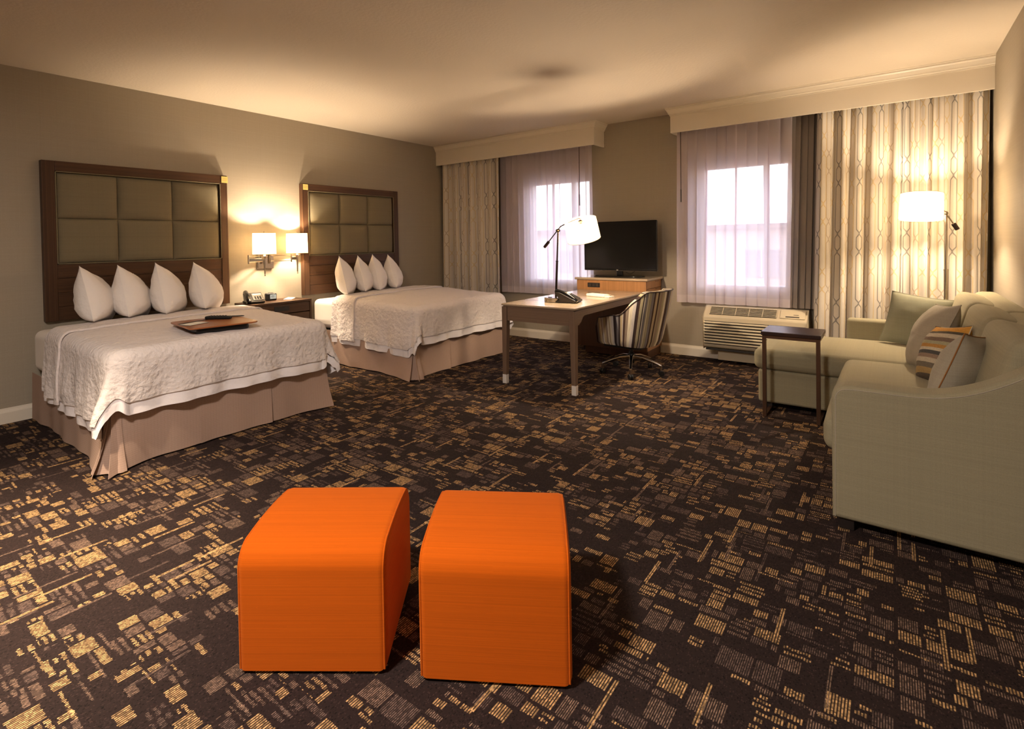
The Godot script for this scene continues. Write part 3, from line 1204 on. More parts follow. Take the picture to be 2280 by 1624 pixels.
func build_bedside_items() -> void:
	phone(P(-5.275, .748, 2.895), PI / 2 - .30, "dark telephone with pale keypad on the nightstand", M["grey plastic"], 1.0)
	# alarm clock
	var o := thing("alarm_clock", "small black alarm clock on the nightstand", "clock", P(-5.33, .748, 3.115), PI / 2 - .15)
	var b := MB.new()
	b.rbox(Vector3(0, .041, 0), Vector3(.115, .080, .055), .012, 3)
	var body := put(b, "case", M["black"], o)
	b = MB.new()
	b.rbox(Vector3(.016, .043, .0275), Vector3(.066, .046, .003), .001, 1)
	var scr := put(b, "clock_display", M["clock face"], body, "pale grey clock display")
	var segs := {"1": [2, 5], "2": [0, 2, 3, 4, 6], "0": [0, 1, 2, 4, 5, 6]}
	var xs := -.010
	for ch in ["1", ":", "2", "0"]:
		b = MB.new()
		if ch == ":":
			b.rbox(Vector3(xs, .052, .0295), Vector3(.002, .002, .001), .0004, 1)
			b.rbox(Vector3(xs, .044, .0295), Vector3(.002, .002, .001), .0004, 1)
			xs += .007
		else:
			var lay := [[0, .010, 1], [-.005, .005, 0], [.005, .005, 0], [0, 0, 1], [-.005, -.005, 0], [.005, -.005, 0], [0, -.010, 1]]
			for q in segs[ch]:
				var z: Array = lay[q]
				b.rbox(Vector3(xs + z[0], .048 + z[1], .0295), Vector3(.009, .002, .001) if z[2] == 1 else Vector3(.002, .009, .001), .0004, 1)
			xs += .013 if ch != "1" else .010
		put(b, "digit", M["digit"], scr)
	b = MB.new()
	b.rbox(Vector3(0, .083, 0), Vector3(.05, .006, .02), .002, 1)
	put(b, "snooze_bar", M["dark plastic"], body)
	# note card
	o = thing("note_card", "white folded note card lying on the nightstand", "card", P(-5.27, .748, 3.30), .35)
	b = MB.new()
	b.rbox(Vector3(0, .002, 0), Vector3(.10, .002, .07), .0008, 1)
	put(b, "lower_leaf", M["paper"], o)
	b = MB.new()
	b.rbox(Vector3(0, .010, -.008), Vector3(.10, .002, .07), .0008, 1, Basis(Vector3(1, 0, 0), .2))
	put(b, "upper_leaf", M["paper"], o)

func build_tray() -> void:
	var yaw := deg_to_rad(-8.0)
	var at := P(-4.0, .752, 1.885)
	var o := thing("lap_tray", "brown wooden lap tray on a black cushion, on the near bed", "tray", at, yaw)
	var b := MB.new()
	var poly := PackedVector2Array()
	for q in [[.205, -.225, -90.0], [.205, .225, 0.0], [-.205, .225, 90.0], [-.205, -.225, 180.0]]:
		for i in 6:
			var an := deg_to_rad(q[2] + 90.0 * i / 5.0)
			poly.append(Vector2(q[0] + .045 * cos(an), q[1] * .84 + .045 * sin(an)))
	var t := Transform3D(Basis(Vector3(1, 0, 0), Vector3(0, 0, -1), Vector3(0, 1, 0)), Vector3(0, .030, 0))
	b.prism(poly, .010, t, .003, 2)
	put(b, "tray_top", M["tray wood"], o)
	b = MB.new()
	b.rbox(Vector3(0, -.002, 0), Vector3(.40, .056, .36), .024, 4, Basis(), 5, func(p: Vector3, _d: Vector3) -> Vector3:
		return p + Vector3(.006 * sin(p.z * 40.0), .004 * sin(p.x * 38.0), .006 * sin(p.x * 31.0)))
	put(b, "cushion", M["leather black"], o)
	b = MB.new()
	b.rbox(Vector3(-.10, .0362, .11), Vector3(.024, .0012, .25), .0004, 1, Basis(Vector3.UP, .45))
	put(b, "elastic_band", M["black"], o)
	# what lies on the tray
	var yt := .752 + .0355
	var br := thing("brochure", "pale brochure tucked under the tray's band", "brochure", P(-4.0, yt, 1.74), yaw + .45)
	b = MB.new()
	b.rbox(Vector3(0, .002, 0), Vector3(.11, .003, .16), .001, 1)
	put(b, "cover_sheet", M["grey plastic"], br)
	b = MB.new()
	b.rbox(Vector3(.004, .0042, .002), Vector3(.10, .0012, .145), .0005, 1)
	put(b, "front_sheet", M["paper"], br)
	var rm := thing("remote_control", "black remote control on the lap tray", "remote", P(-4.10, yt, 1.965), deg_to_rad(38))
	b = MB.new()
	b.rbox(Vector3(0, .012, 0), Vector3(.19, .024, .052), .010, 3)
	var rb := put(b, "body", M["black"], rm)
	for i in 6:
		for j in 3:
			b = MB.new()
			b.rbox(Vector3(-.06 + i * .022, .0250, (j - 1) * .014), Vector3(.010, .004, .008), .001, 1)
			put(b, "button", M["dark plastic"], rb)
	var pen := thing("pen", "dark pen lying along the back of the lap tray", "pen", P(-4.12, yt + .005, 2.10), deg_to_rad(50))
	b = MB.new()
	b.tube(PackedVector3Array([Vector3(-.07, 0, 0), Vector3(.055, 0, 0), Vector3(.068, 0, 0), Vector3(.072, 0, 0)]), [.0045, .0045, .003, .001], 8)
	put(b, "barrel", M["black"], pen)
	b = MB.new()
	b.rbox(Vector3(-.05, .0055, 0), Vector3(.035, .0015, .003), .0005, 1)
	put(b, "clip", M["chrome"], pen)

func drum(o: Node3D, c: Vector3, r0: float, r1: float, h: float, axis: Basis, m: Material) -> void:
	# open drum lampshade: thin wall, trims; r0 lower, r1 upper radius
	var t := Transform3D(axis, c)
	var b := MB.new()
	b.lathe(PackedVector2Array([Vector2(r0, -h / 2), Vector2(r1, h / 2)]), 48, t)
	b.lathe(PackedVector2Array([Vector2(r1 - .0025, h / 2), Vector2(r0 - .0025, -h / 2)]), 48, t)
	b.lathe(PackedVector2Array([Vector2(r1, h / 2), Vector2(r1 - .0025, h / 2)]), 48, t)
	b.lathe(PackedVector2Array([Vector2(r0 - .0025, -h / 2), Vector2(r0, -h / 2)]), 48, t)
	var s := put(b, "lamp_shade", m, o)
	for e in [[r0, -h / 2], [r1, h / 2]]:
		b = MB.new()
		var ring := PackedVector3Array()
		for j in 48:
			var an := TAU * j / 48
			ring.append(t * Vector3(e[0] * sin(an), e[1], e[0] * cos(an)))
		b.tube(ring, .0022, 6, false, true)
		put(b, "shade_rim", M["shade trim"], s)

func bulb(o: Node3D, c: Vector3, energy: float, r := .024) -> void:
	var b := MB.new()
	var prof := PackedVector2Array()
	for i in 9:
		var an := -PI / 2 + PI * i / 8
		prof.append(Vector2(maxf(.0001, r * cos(an)), r * 1.15 * sin(an)))
	b.lathe(prof, 16, Transform3D(Basis(), c), 3.0)
	put(b, "bulb", M["bulb glow"], o)
	omni(o, c - W, energy, r * .9)

func build_sconce() -> void:
	var o := thing("wall_sconce", "twin swing-arm nickel wall sconce with two lit white shades", "wall lamp", P(XL, 1.17, 3.13), 0.0, "", true)
	var xw := XL
	piece("back_plate", M["nickel"], o, P(xw + .010, 1.175, 3.13), Vector3(.020, .17, .20), .006, 3)
	piece("plate_face", M["nickel"], o, P(xw + .023, 1.175, 3.13), Vector3(.006, .145, .175), .003, 2)
	var spots := [
		# pivot, elbow, stem
		[P(xw + .045, 1.2, 3.085), P(-5.305, 1.2, 2.865), P(-5.205, 1.2, 2.985)],
		[P(xw + .045, 1.2, 3.175), P(-5.315, 1.2, 3.365), P(-5.295, 1.2, 3.425)]]
	for k in 2:
		var pv: Vector3 = spots[k][0]
		var el: Vector3 = spots[k][1]
		var sm: Vector3 = spots[k][2]
		var b := MB.new()
		b.tube(PackedVector3Array([pv + Vector3(0, -.055, 0), pv + Vector3(0, .055, 0)]), .008, 10)
		b.rbox(pv + Vector3(-.014, .045, 0), Vector3(.03, .016, .016), .003, 1)
		b.rbox(pv + Vector3(-.014, -.045, 0), Vector3(.03, .016, .016), .003, 1)
		var arm := put(b, "swing_arm", M["nickel"], o)
		for y in [.03, -.03]:
			b = MB.new()
			b.tube(PackedVector3Array([pv + Vector3(0, y, 0), el + Vector3(0, y, 0)]), .0042, 8)
			put(b, "arm_rod", M["nickel"], arm)
		b = MB.new()
		b.tube(PackedVector3Array([el + Vector3(0, -.046, 0), el + Vector3(0, .046, 0)]), .008, 10)
		put(b, "elbow_pin", M["nickel"], arm)
		b = MB.new()
		var dir := (sm - el)
		var bs := Basis(dir.normalized(), Vector3.UP, dir.normalized().cross(Vector3.UP))
		b.rbox((el + sm) / 2 + Vector3(0, -.005, 0), Vector3(dir.length(), .03, .008), .002, 1, bs)
		put(b, "flat_bar", M["nickel"], arm)
		b = MB.new()
		b.lathe(PackedVector2Array([Vector2(.0005, -.178), Vector2(.006, -.176), Vector2(.007, -.168), Vector2(.004, -.160), Vector2(.007, -.150), Vector2(.012, -.02), Vector2(.010, .0), Vector2(.013, .008), Vector2(.030, .028), Vector2(.030, .032), Vector2(.012, .032)]), 16, Transform3D(Basis(), sm))
		put(b, "stem", M["nickel"], o)
		b = MB.new()
		b.lathe(PackedVector2Array([Vector2(.011, .030), Vector2(.011, .10), Vector2(.0005, .10)]), 14, Transform3D(Basis(), sm))
		put(b, "socket_sleeve", M["paper"], o)
		drum(o, Vector3(sm.x, 1.362, sm.z), .116, .112, .222, Basis(), M["lampshade"])
		bulb(o, Vector3(sm.x, 1.385, sm.z), E_SCONCE, .028)
		b = MB.new()
		for an in 3:
			var dv := Vector3(cos(an * TAU / 3 + .4), 0, sin(an * TAU / 3 + .4))
			b.tube(PackedVector3Array([Vector3(sm.x, 1.462, sm.z), Vector3(sm.x, 1.462, sm.z) + dv * .111]), .0016, 5)
		put(b, "spider", M["nickel"], o)
		b = MB.new()
		b.lathe(PackedVector2Array([Vector2(.0005, -.008), Vector2(.006, -.006), Vector2(.004, .008), Vector2(.007, .014), Vector2(.005, .022), Vector2(.0005, .025)]), 10, Transform3D(Basis(), Vector3(sm.x, 1.465, sm.z)))
		put(b, "finial", M["nickel"], o)

# ---------------------------------------------------------------- desk side
func build_desk() -> void:
	var o := thing("desk", "long taupe wooden desk with pale glossy top and metal-tipped legs", "desk", P(-2.555, 0, 4.87), 0.0, "", true)
	var x0 := -2.942
	var x1 := -2.165
	var d0 := 4.05
	var d1 := 5.69
	var yt := .757
	var b := MB.new()
	b.rbox(P((x0 + x1) / 2, yt - .009, (d0 + d1) / 2), Vector3(x1 - x0, .018, d1 - d0), .005, 2)
	put(b, "table_top", M["desk laminate"], o)
	piece("sub_top", M["desk wood"], o, P((x0 + x1) / 2, yt - .023, (d0 + d1) / 2), Vector3(x1 - x0 - .03, .010, d1 - d0 - .02), .002, 1)
	for e in [[-2.912, 4.085], [-2.196, 4.085]]:
		b = MB.new()
		var sx: float = 1.0 if e[0] < -2.5 else -1.0
		var rows := []
		for z in [[.0, .019], [.10, .0205], [.58, .027], [.729, .028]]:
			var row := PackedVector3Array()
			# outer faces upright, inner faces tapered
			var w: float = z[1] * 2
			var ox: float = e[0] - sx * .028
			var od: float = e[1] - .028
			for c in [[0, 0], [1, 0], [1, 1], [0, 1]]:
				row.append(P(ox + sx * w * c[0], z[0], od + w * c[1]))
			rows.append(row)
		for i in 3:
			for j in 4:
				var j2 := (j + 1) % 4
				if sx > 0:
					b.quad(rows[i][j], rows[i][j2], rows[i + 1][j2], rows[i + 1][j])
				else:
					b.quad(rows[i][j2], rows[i][j], rows[i + 1][j], rows[i + 1][j2])
		var leg := put(b, "leg", M["desk wood upright"], o)
		b = MB.new()
		b.rbox(P(e[0] - sx * .0085, .043, e[1] - .0085), Vector3(.0425, .085, .0425), .002, 1)
		put(b, "metal_foot", M["window frame"], leg, "pale metal sleeve at the leg's foot")
	piece("front_apron", M["desk wood"], o, P((x0 + x1) / 2, .664, d0 + .022), Vector3(x1 - x0 - .12, .13, .022), .002, 1)
	for x in [x0 + .03, x1 - .03]:
		# side apron, shallow, with a bracket at the leg
		var poly := PackedVector2Array([Vector2(4.11, .728), Vector2(4.11, .595), Vector2(4.16, .600), Vector2(4.20, .622), Vector2(4.235, .660), Vector2(4.27, .672), Vector2(d1 - .005, .672), Vector2(d1 - .005, .728)])
		b = MB.new()
		b.prism(poly, .03, Transform3D(Basis(Vector3(0, 0, -1), Vector3(0, 1, 0), Vector3(1, 0, 0)), Vector3(x, 0, 0)), .002, 1)
		put(b, "side_apron", M["desk wood"], o)

func build_console() -> void:
	var o := thing("media_console", "wooden media console with pale top at the end of the desk", "console", P(-2.585, 0, 5.93), 0.0, "", true)
	var x0 := -3.01
	var x1 := -2.16
	var d0 := 5.70
	var d1 := 6.18
	var b := MB.new()
	b.rbox(P((x0 + x1) / 2, .886, (d0 + d1) / 2 - .005), Vector3(x1 - x0 + .045, .028, d1 - d0 + .03), .008, 2)
	put(b, "top", M["desk laminate"], o)
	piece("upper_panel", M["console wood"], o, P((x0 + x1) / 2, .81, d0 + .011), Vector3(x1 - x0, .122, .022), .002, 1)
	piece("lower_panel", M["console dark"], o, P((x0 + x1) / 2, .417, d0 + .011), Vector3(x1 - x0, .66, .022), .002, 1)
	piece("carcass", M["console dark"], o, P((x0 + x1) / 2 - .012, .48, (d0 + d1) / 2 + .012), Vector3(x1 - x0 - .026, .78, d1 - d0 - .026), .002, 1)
	for z in [[.785, .868], [.45, .780], [.09, .445]]:
		var dr := piece("drawer", M["console wood"], o, P(x1 - .009, (z[0] + z[1]) / 2, (d0 + d1) / 2 + .012), Vector3(.02, z[1] - z[0], d1 - d0 - .03), .002, 1)
		b = MB.new()
		b.rbox(P(x1 + .002, z[1] - .012, (d0 + d1) / 2 + .10), Vector3(.008, .006, .10), .002, 1)
		put(b, "pull", M["dark metal"], dr)
	piece("plinth", M["console dark"], o, P((x0 + x1) / 2 + .03, .044, (d0 + d1) / 2 + .02), Vector3(x1 - x0 - .08, .086, d1 - d0 - .08), .002, 1)
	b = MB.new()
	b.rbox(P(-2.79, .812, d0 - .002), Vector3(.155, .052, .008), .002, 1)
	var pl := put(b, "outlet_plate", M["black"], o, "black outlet plate")
	for x in [-2.835, -2.79, -2.745]:
		b = MB.new()
		b.rbox(P(x, .812, d0 - .007), Vector3(.03, .03, .003), .001, 1)
		put(b, "outlet", M["dark plastic"], pl)

func build_tv() -> void:
	var o := thing("television", "flat black television switched off on the console", "television", P(-2.575, .90, 5.95), 0.0, "", true)
	var x0 := -3.03
	var x1 := -2.122
	var y0 := .972
	var y1 := 1.557
	var d := 5.95
	piece("back_shell", M["black"], o, P((x0 + x1) / 2, (y0 + y1) / 2, d + .02), Vector3(x1 - x0 - .004, y1 - y0 - .004, .03), .008, 2)
	piece("screen", M["screen"], o, P((x0 + x1) / 2, (y0 + y1) / 2 + .006, d), Vector3(x1 - x0 - .022, y1 - y0 - .034, .008), .001, 1)
	for e in [[x0 + .005, (y0 + y1) / 2, .010, y1 - y0], [x1 - .005, (y0 + y1) / 2, .010, y1 - y0]]:
		piece("bezel", M["gloss black"], o, P(e[0], e[1], d - .001), Vector3(e[2], e[3], .014), .002, 1)
	piece("bezel", M["gloss black"], o, P((x0 + x1) / 2, y1 - .005, d - .001), Vector3(x1 - x0 - .02, .010, .014), .002, 1)
	piece("bezel", M["gloss black"], o, P((x0 + x1) / 2, y0 + .009, d - .001), Vector3(x1 - x0 - .02, .018, .014), .002, 1)
	piece("trim_strip", M["chrome"], o, P((x0 + x1) / 2, y0 - .001, d - .002), Vector3(x1 - x0 - .02, .003, .010), .001, 1)
	piece("badge", M["logo"], o, P(-2.60, y0 + .006, d - .009), Vector3(.022, .010, .003), .001, 1)
	var b := MB.new()
	b.rbox(P(-2.575, .945, d + .012), Vector3(.075, .07, .03), .008, 2)
	put(b, "neck", M["gloss black"], o)
	b = MB.new()
	var poly := PackedVector2Array()
	for i in 32:
		var an := TAU * i / 32
		poly.append(Vector2(.305 * signf(cos(an)) * pow(absf(cos(an)), .6), .115 * signf(sin(an)) * pow(absf(sin(an)), .6)))
	b.prism(poly, .016, Transform3D(Basis(Vector3(1, 0, 0), Vector3(0, 0, -1), Vector3(0, 1, 0)), P(-2.575, .9085, d - .02)), .006, 2)
	put(b, "stand_base", M["gloss black"], o)
	b = MB.new()
	var path := PackedVector3Array()
	for i in 12:
		var u := i / 11.0
		path.append(P(-2.51 + .12 * u, .955 - .028 * sin(u * PI) + .02 * u, d + .03))
	b.tube(path, .003, 6)
	put(b, "cable", M["black"], o)

func build_desk_items() -> void:
	# desk lamp
	var bx := -2.575
	var bd := 4.42
	var o := thing("desk_lamp", "nickel desk lamp with a tilted lit drum shade", "lamp", P(bx, .757, bd), 0.0, "", true)
	var b := MB.new()
	b.lathe(PackedVector2Array([Vector2(.0005, 0), Vector2(.092, 0), Vector2(.098, .004), Vector2(.098, .038), Vector2(.094, .043), Vector2(.0005, .043)]), 40, Transform3D(Basis(), P(bx, .757, bd)))
	var base := put(b, "base", M["nickel"], o)
	b = MB.new()
	b.rbox(P(bx - .02, .802, bd - .05), Vector3(.034, .006, .022), .002, 1)
	put(b, "switch", M["black"], base)
	for x in [-.035]:
		b = MB.new()
		b.rbox(P(bx + x, .776, bd - sqrt(.0096 - x * x) + .002), Vector3(.014, .014, .006), .001, 1)
		put(b, "outlet", M["black"], base)
	b = MB.new()
	var top := P(-2.522, 1.425, bd - .01)
	var foot := P(bx + .015, .80, bd)
	b.tube(PackedVector3Array([foot, foot.lerp(top, .55)]), .0105, 12)
	b.tube(PackedVector3Array([foot.lerp(top, .55), top]), .0078, 12)
	b.tube(PackedVector3Array([foot.lerp(top, .545), foot.lerp(top, .56)]), .0125, 12)
	put(b, "pole", M["dark metal"], o)
	b = MB.new()
	b.lathe(PackedVector2Array([Vector2(.0005, -.024), Vector2(.014, -.018), Vector2(.018, 0), Vector2(.014, .018), Vector2(.0005, .024)]), 14, Transform3D(Basis(Vector3(1, 0, 0), PI / 2), top + Vector3(0, .012, 0)), 3.0)
	put(b, "joint", M["dark metal"], o)
	b = MB.new()
	var p0 := P(-2.645, 1.31, bd - .01)
	var p1 := P(-2.295, 1.545, bd - .01)
	var c0 := top + Vector3(0, .015, 0)
	var path := PackedVector3Array()
	for i in 17:
		var u := i / 16.0
		var q := p0.lerp(c0, u * 2) if u < .5 else c0.lerp(p1, u * 2 - 1)
		path.append(q + Vector3(0, .022 * sin(u * TAU * .5) * (1.0 if u > .5 else .15), 0))
	b.tube(path, .0055, 8)
	put(b, "arm", M["dark metal"], o)
	b = MB.new()
	var dr := (c0 - p0).normalized()
	b.tube(PackedVector3Array([p0 - dr * .045, p0 - dr * .04, p0 + dr * .028, p0 + dr * .032]), [.010, .0145, .0145, .010], 14)
	put(b, "counterweight", M["dark metal"], o)
	var ax := (Vector3.UP - P(.7956, 0, .6055) * .19 + P(.463, 0, -.886) * .24).normalized()
	var xx := ax.cross(Vector3(0, 0, 1)).normalized()
	var bs := Basis(xx, ax, xx.cross(ax))
	var sc := P(-2.268, 1.437, bd - .01)
	drum(o, sc, .152, .146, .19, bs, M["lampshade"])
	b = MB.new()
	for an in 3:
		var dv := bs * Vector3(cos(an * TAU / 3), 0, sin(an * TAU / 3))
		b.tube(PackedVector3Array([sc + bs * Vector3(0, .082, 0), sc + bs * Vector3(0, .082, 0) + dv * .144]), .0018, 5)
	b.lathe(PackedVector2Array([Vector2(.0005, .07), Vector2(.022, .074), Vector2(.022, .088), Vector2(.006, .096), Vector2(.006, .112), Vector2(.0005, .115)]), 14, Transform3D(bs, sc))
	put(b, "spider", M["dark metal"], o)
	b = MB.new()
	b.tube(PackedVector3Array([sc + bs * Vector3(0, .07, 0), sc + bs * Vector3(0, .02, 0)]), .013, 10)
	put(b, "socket", M["dark metal"], o)
	bulb(o, sc + bs * Vector3(0, -.012, 0), E_DESK)
	phone(P(-2.43, .757, 4.43), PI / 2 + .12, "black telephone lying beside the desk lamp", M["dark plastic"], 1.0)
	# white folder / remote-sized box
	var n := thing("notepad_holder", "long cream notepad holder lying on the desk", "notepad", P(-2.42, .757, 5.04), deg_to_rad(-14.0))
	b = MB.new()
	b.rbox(Vector3(0, .0135, 0), Vector3(.235, .026, .10), .006, 2)
	put(b, "holder", M["paper"], n)
	b = MB.new()
	b.rbox(Vector3(.125, .006, .0), Vector3(.10, .010, .085), .002, 1)
	put(b, "paper_pad", M["paper"], n)
	b = MB.new()
	b.tube(PackedVector3Array([Vector3(.09, .030, -.03), Vector3(.20, .018, -.025)]), .004, 8)
	put(b, "pen", M["chrome"], n)

func build_chair() -> void:
	var at := P(-2.09, 0, 5.10)
	var o := thing("office_chair", "striped upholstered swivel chair on a chrome five-star base", "chair", at, deg_to_rad(-90.0 - 6.0))
	# local: the sitter faces -z ... turned so that the front points to the desk (-x)
	var half := .265
	var plan := func(s: float) -> Vector3:
		# s from 0 (front of right arm) over the back (0.5) to 1 (front of left arm); front is local +z
		var t := s * 2.0 - 1.0
		var an := t * PI * .5
		var x := half * signf(sin(an)) * pow(absf(sin(an)), .62)
		var z: float
		if absf(t) > .42:
			var k := (absf(t) - .42) / .58
			x = half * signf(t) * lerpf(1.0, .93, k)
			z = lerpf(-.10, .275, k)
		else:
			var a2 := t / .42 * PI * .5
			x = half * signf(sin(a2)) * pow(absf(sin(a2)), .75)
			z = -.10 - .185 * pow(cos(a2), .75)
		return Vector3(x, 0, z)
	var rim_h := func(s: float) -> float:
		var t := absf(s * 2.0 - 1.0)
		var h := lerpf(.845, .605, smoothstep(.26, .62, t))
		h -= .035 * smoothstep(.62, .93, t)
		h -= .10 * smoothstep(.93, 1.0, t)
		return h
	var lean := func(p: Vector3, y: float, s: float) -> Vector3:
		var t := absf(s * 2.0 - 1.0)
		var k := (y - .30) / .55
		var sc := lerpf(.90, 1.04, clampf(k * 1.6, 0, 1))
		return Vector3(p.x * sc, y, p.z * lerpf(.94, 1.0, clampf(k * 1.6, 0, 1)) - .10 * maxf(0, k) * (1.0 - smoothstep(.35, .75, t)))
	var ns := 64
	var nh := 10
	var rows := []
	var uvs := []
	var inner := []
	var rim := PackedVector3Array()
	for i in nh + 1:
		var row := PackedVector3Array()
		var ur := PackedVector2Array()
		var irow := PackedVector3Array()
		for j in ns + 1:
			var s := float(j) / ns
			var y0 := .300
			var y := lerpf(y0, rim_h.call(s), float(i) / nh)
			var p: Vector3 = lean.call(plan.call(s), y, s)
			if i == 0:
				p = Vector3(p.x * .95, y, p.z * .95)
			row.append(p)
			ur.append(Vector2(s * 2.0, y * 1.5))
			var pi2 := Vector3(p.x * .83, y, (p.z + .02) * .84 if p.z < .1 else p.z - .012)
			irow.append(pi2)
			if i == nh:
				rim.append((p + pi2) * .5 + Vector3(0, .004, 0))
		rows.append(row)
		uvs.append(ur)
		inner.append(irow)
	var b := MB.new()
	b.grid(rows, false, false, false, uvs)
	b.grid(inner, false, false, true, uvs)
	b.grid([rows[nh], inner[nh]], false, false, false, [uvs[nh], uvs[nh]])
	# arm fronts
	for e in [0, ns]:
		var c0 := PackedVector3Array()
		var c1 := PackedVector3Array()
		for i in nh + 1:
			c0.append(rows[i][e])
			c1.append(inner[i][e])
		b.grid([c0, c1], false, false, e == 0)
	var bottom := PackedVector3Array()
	for j in ns + 1:
		bottom.append(rows[0][j])
	b.fan(bottom, Vector3(0, -1, 0))
	put(b, "shell", M["stripe cloth"], o)
	b = MB.new()
	var wl := PackedVector3Array()
	for j in ns + 1:
		wl.append(rows[nh][j] + Vector3(0, -.002, 0))
	b.tube(wl, .0055, 6)
	wl = PackedVector3Array()
	for i in nh + 1:
		wl.append(rows[nh - i][ns])
	b.tube(wl, .0055, 6)
	wl = PackedVector3Array()
	for i in nh + 1:
		wl.append(rows[nh - i][0])
	b.tube(wl, .0055, 6)
	put(b, "piping", M["piping"], o)
	b = MB.new()
	b.rbox(Vector3(0, .415, .045), Vector3(.42, .11, .44), .045, 4)
	put(b, "seat", M["stripe cloth"], o)
	piece("seat_pan", M["black"], o, Vector3(0, .288, .01), Vector3(.38, .03, .40), .012, 2)
	b = MB.new()
	b.lathe(PackedVector2Array([Vector2(.016, .17), Vector2(.016, .275)]), 14)
	b.lathe(PackedVector2Array([Vector2(.028, .10), Vector2(.028, .195), Vector2(.022, .20), Vector2(.016, .20)]), 16)
	put(b, "gas_column", M["black"], o)
	b = MB.new()
	b.tube(PackedVector3Array([Vector3(.05, .268, -.02), Vector3(.18, .262, -.08), Vector3(.24, .245, -.10)]), .006, 7)
	put(b, "lever", M["black"], o)
	b = MB.new()
	b.lathe(PackedVector2Array([Vector2(.02, .135), Vector2(.038, .140), Vector2(.042, .165), Vector2(.034, .182), Vector2(.02, .185)]), 20)
	var hub := put(b, "hub", M["chrome"], o)
	for k in 5:
		var an := deg_to_rad(-28.0 + 72.0 * k)
		var dv := Vector3(sin(an), 0, cos(an))
		var sd := Vector3(cos(an), 0, -sin(an))
		b = MB.new()
		var rr := []
		for z in [[.03, .168, .022, .030], [.12, .160, .017, .030], [.22, .128, .014, .024], [.30, .098, .013, .018]]:
			var c: Vector3 = dv * float(z[0]) + Vector3(0, z[1], 0)
			var row := PackedVector3Array()
			for q in [[-1, -1], [-1, .6], [-.5, 1], [.5, 1], [1, .6], [1, -1]]:
				row.append(c + sd * q[0] * z[2] + Vector3(0, q[1] * z[3] * .5, 0))
			rr.append(row)
		b.grid(rr, true, false, false)
		b.fan(rr[3], dv)
		put(b, "base_leg", M["chrome"], o)
		b = MB.new()
		var cp := dv * .295
		b.tube(PackedVector3Array([cp + Vector3(0, .05, 0), cp + Vector3(0, .095, 0)]), .010, 10)
		var st := put(b, "caster", M["chrome"], o)
		for w in [-1.0, 1.0]:
			b = MB.new()
			var wx := sd.rotated(Vector3.UP, .6)
			var wb := Basis(wx.cross(Vector3.UP), wx, Vector3.UP)
			b.lathe(PackedVector2Array([Vector2(.0005, -.009), Vector2(.024, -.009), Vector2(.027, -.005), Vector2(.027, .005), Vector2(.024, .009), Vector2(.0005, .009)]), 18, Transform3D(wb, cp + wx * w * .012 + Vector3(0, .0275, 0)))
			put(b, "wheel", M["black"], st)

func build_ptac() -> void:
	var o := thing("air_conditioner", "cream slatted air conditioner under the right window", "air conditioner", P(-1.145, 0, 6.08), 0.0, "", true)
	var x0 := -1.632
	var x1 := -.655
	var yb := .155
	var b := MB.new()
	# cabinet outline in (d, y): front face, sloped top with the grille
	var poly := PackedVector2Array([Vector2(6.185, yb), Vector2(6.185, .600), Vector2(6.10, .600), Vector2(5.985, .508), Vector2(5.965, .485), Vector2(5.965, yb + .03), Vector2(5.985, yb)])
	var t := Transform3D(Basis(Vector3(0, 0, -1), Vector3(0, 1, 0), Vector3(1, 0, 0)), Vector3((x0 + x1) / 2, 0, 0))
	poly.reverse()
	b.prism(poly, x1 - x0, t, .012, 3, 1.2)
	put(b, "cabinet", M["appliance"], o)
	for k in 8:
		var y := .218 + k * .031
		b = MB.new()
		b.rbox(P((x0 + x1) / 2, y, 5.958), Vector3(x1 - x0 - .012, .019, .016), .006, 2, Basis(Vector3(1, 0, 0), -.35))
		put(b, "front_slat", M["appliance"], o)
	piece("slat_recess", M["appliance dark"], o, P((x0 + x1) / 2, .326, 5.9655), Vector3(x1 - x0 - .03, .25, .004), .001, 1)
	# top grille on the slope
	var sl := atan2(.092, .115)
	var bs := Basis(Vector3(1, 0, 0), sl)
	var gc := P((-1.575 - .93) / 2, .5555, 6.041)
	b = MB.new()
	b.rbox(gc, Vector3(.645, .004, .118), .001, 1, bs)
	var gr := put(b, "top_grille", M["appliance dark"], o, "dark louvred outlet")
	for k in 6:
		b = MB.new()
		b.rbox(gc + bs * Vector3(0, .006, -.050 + k * .020), Vector3(.645, .005, .006), .001, 1, bs)
		put(b, "louvre", M["appliance"], gr)
	for k in 6:
		b = MB.new()
		b.rbox(gc + bs * Vector3(-.32 + k * .128, .0065, 0), Vector3(.006, .006, .118), .001, 1, bs)
		put(b, "grille_bar", M["appliance"], gr)
	b = MB.new()
	b.rbox(P(-.79, .5555, 6.041) + bs * Vector3(0, .003, 0), Vector3(.22, .008, .112), .003, 1, bs)
	var cp := put(b, "control_lid", M["appliance"], o)
	b = MB.new()
	b.rbox(P(-.79, .5555, 6.041) + bs * Vector3(.0, .0075, .036), Vector3(.12, .002, .014), .0005, 1, bs)
	put(b, "lid_grip", M["appliance dark"], cp)
	b = MB.new()
	b.rbox(P(-.76, .5555, 6.041) + bs * Vector3(.0, .0075, .006), Vector3(.045, .001, .006), .0003, 1, bs)
	put(b, "badge", M["black"], cp)
	piece("sub_base", M["appliance"], o, P(-1.10, .09, 6.10), Vector3(.80, .13, .14), .006, 1)
	piece("leveling_leg", M["appliance"], o, P(-1.06, .06, 6.0), Vector3(.03, .12, .03), .003, 1)
	piece("drip_tray", M["appliance dark"], o, P(-1.145, .148, 6.05), Vector3(.92, .02, .18), .004, 1)

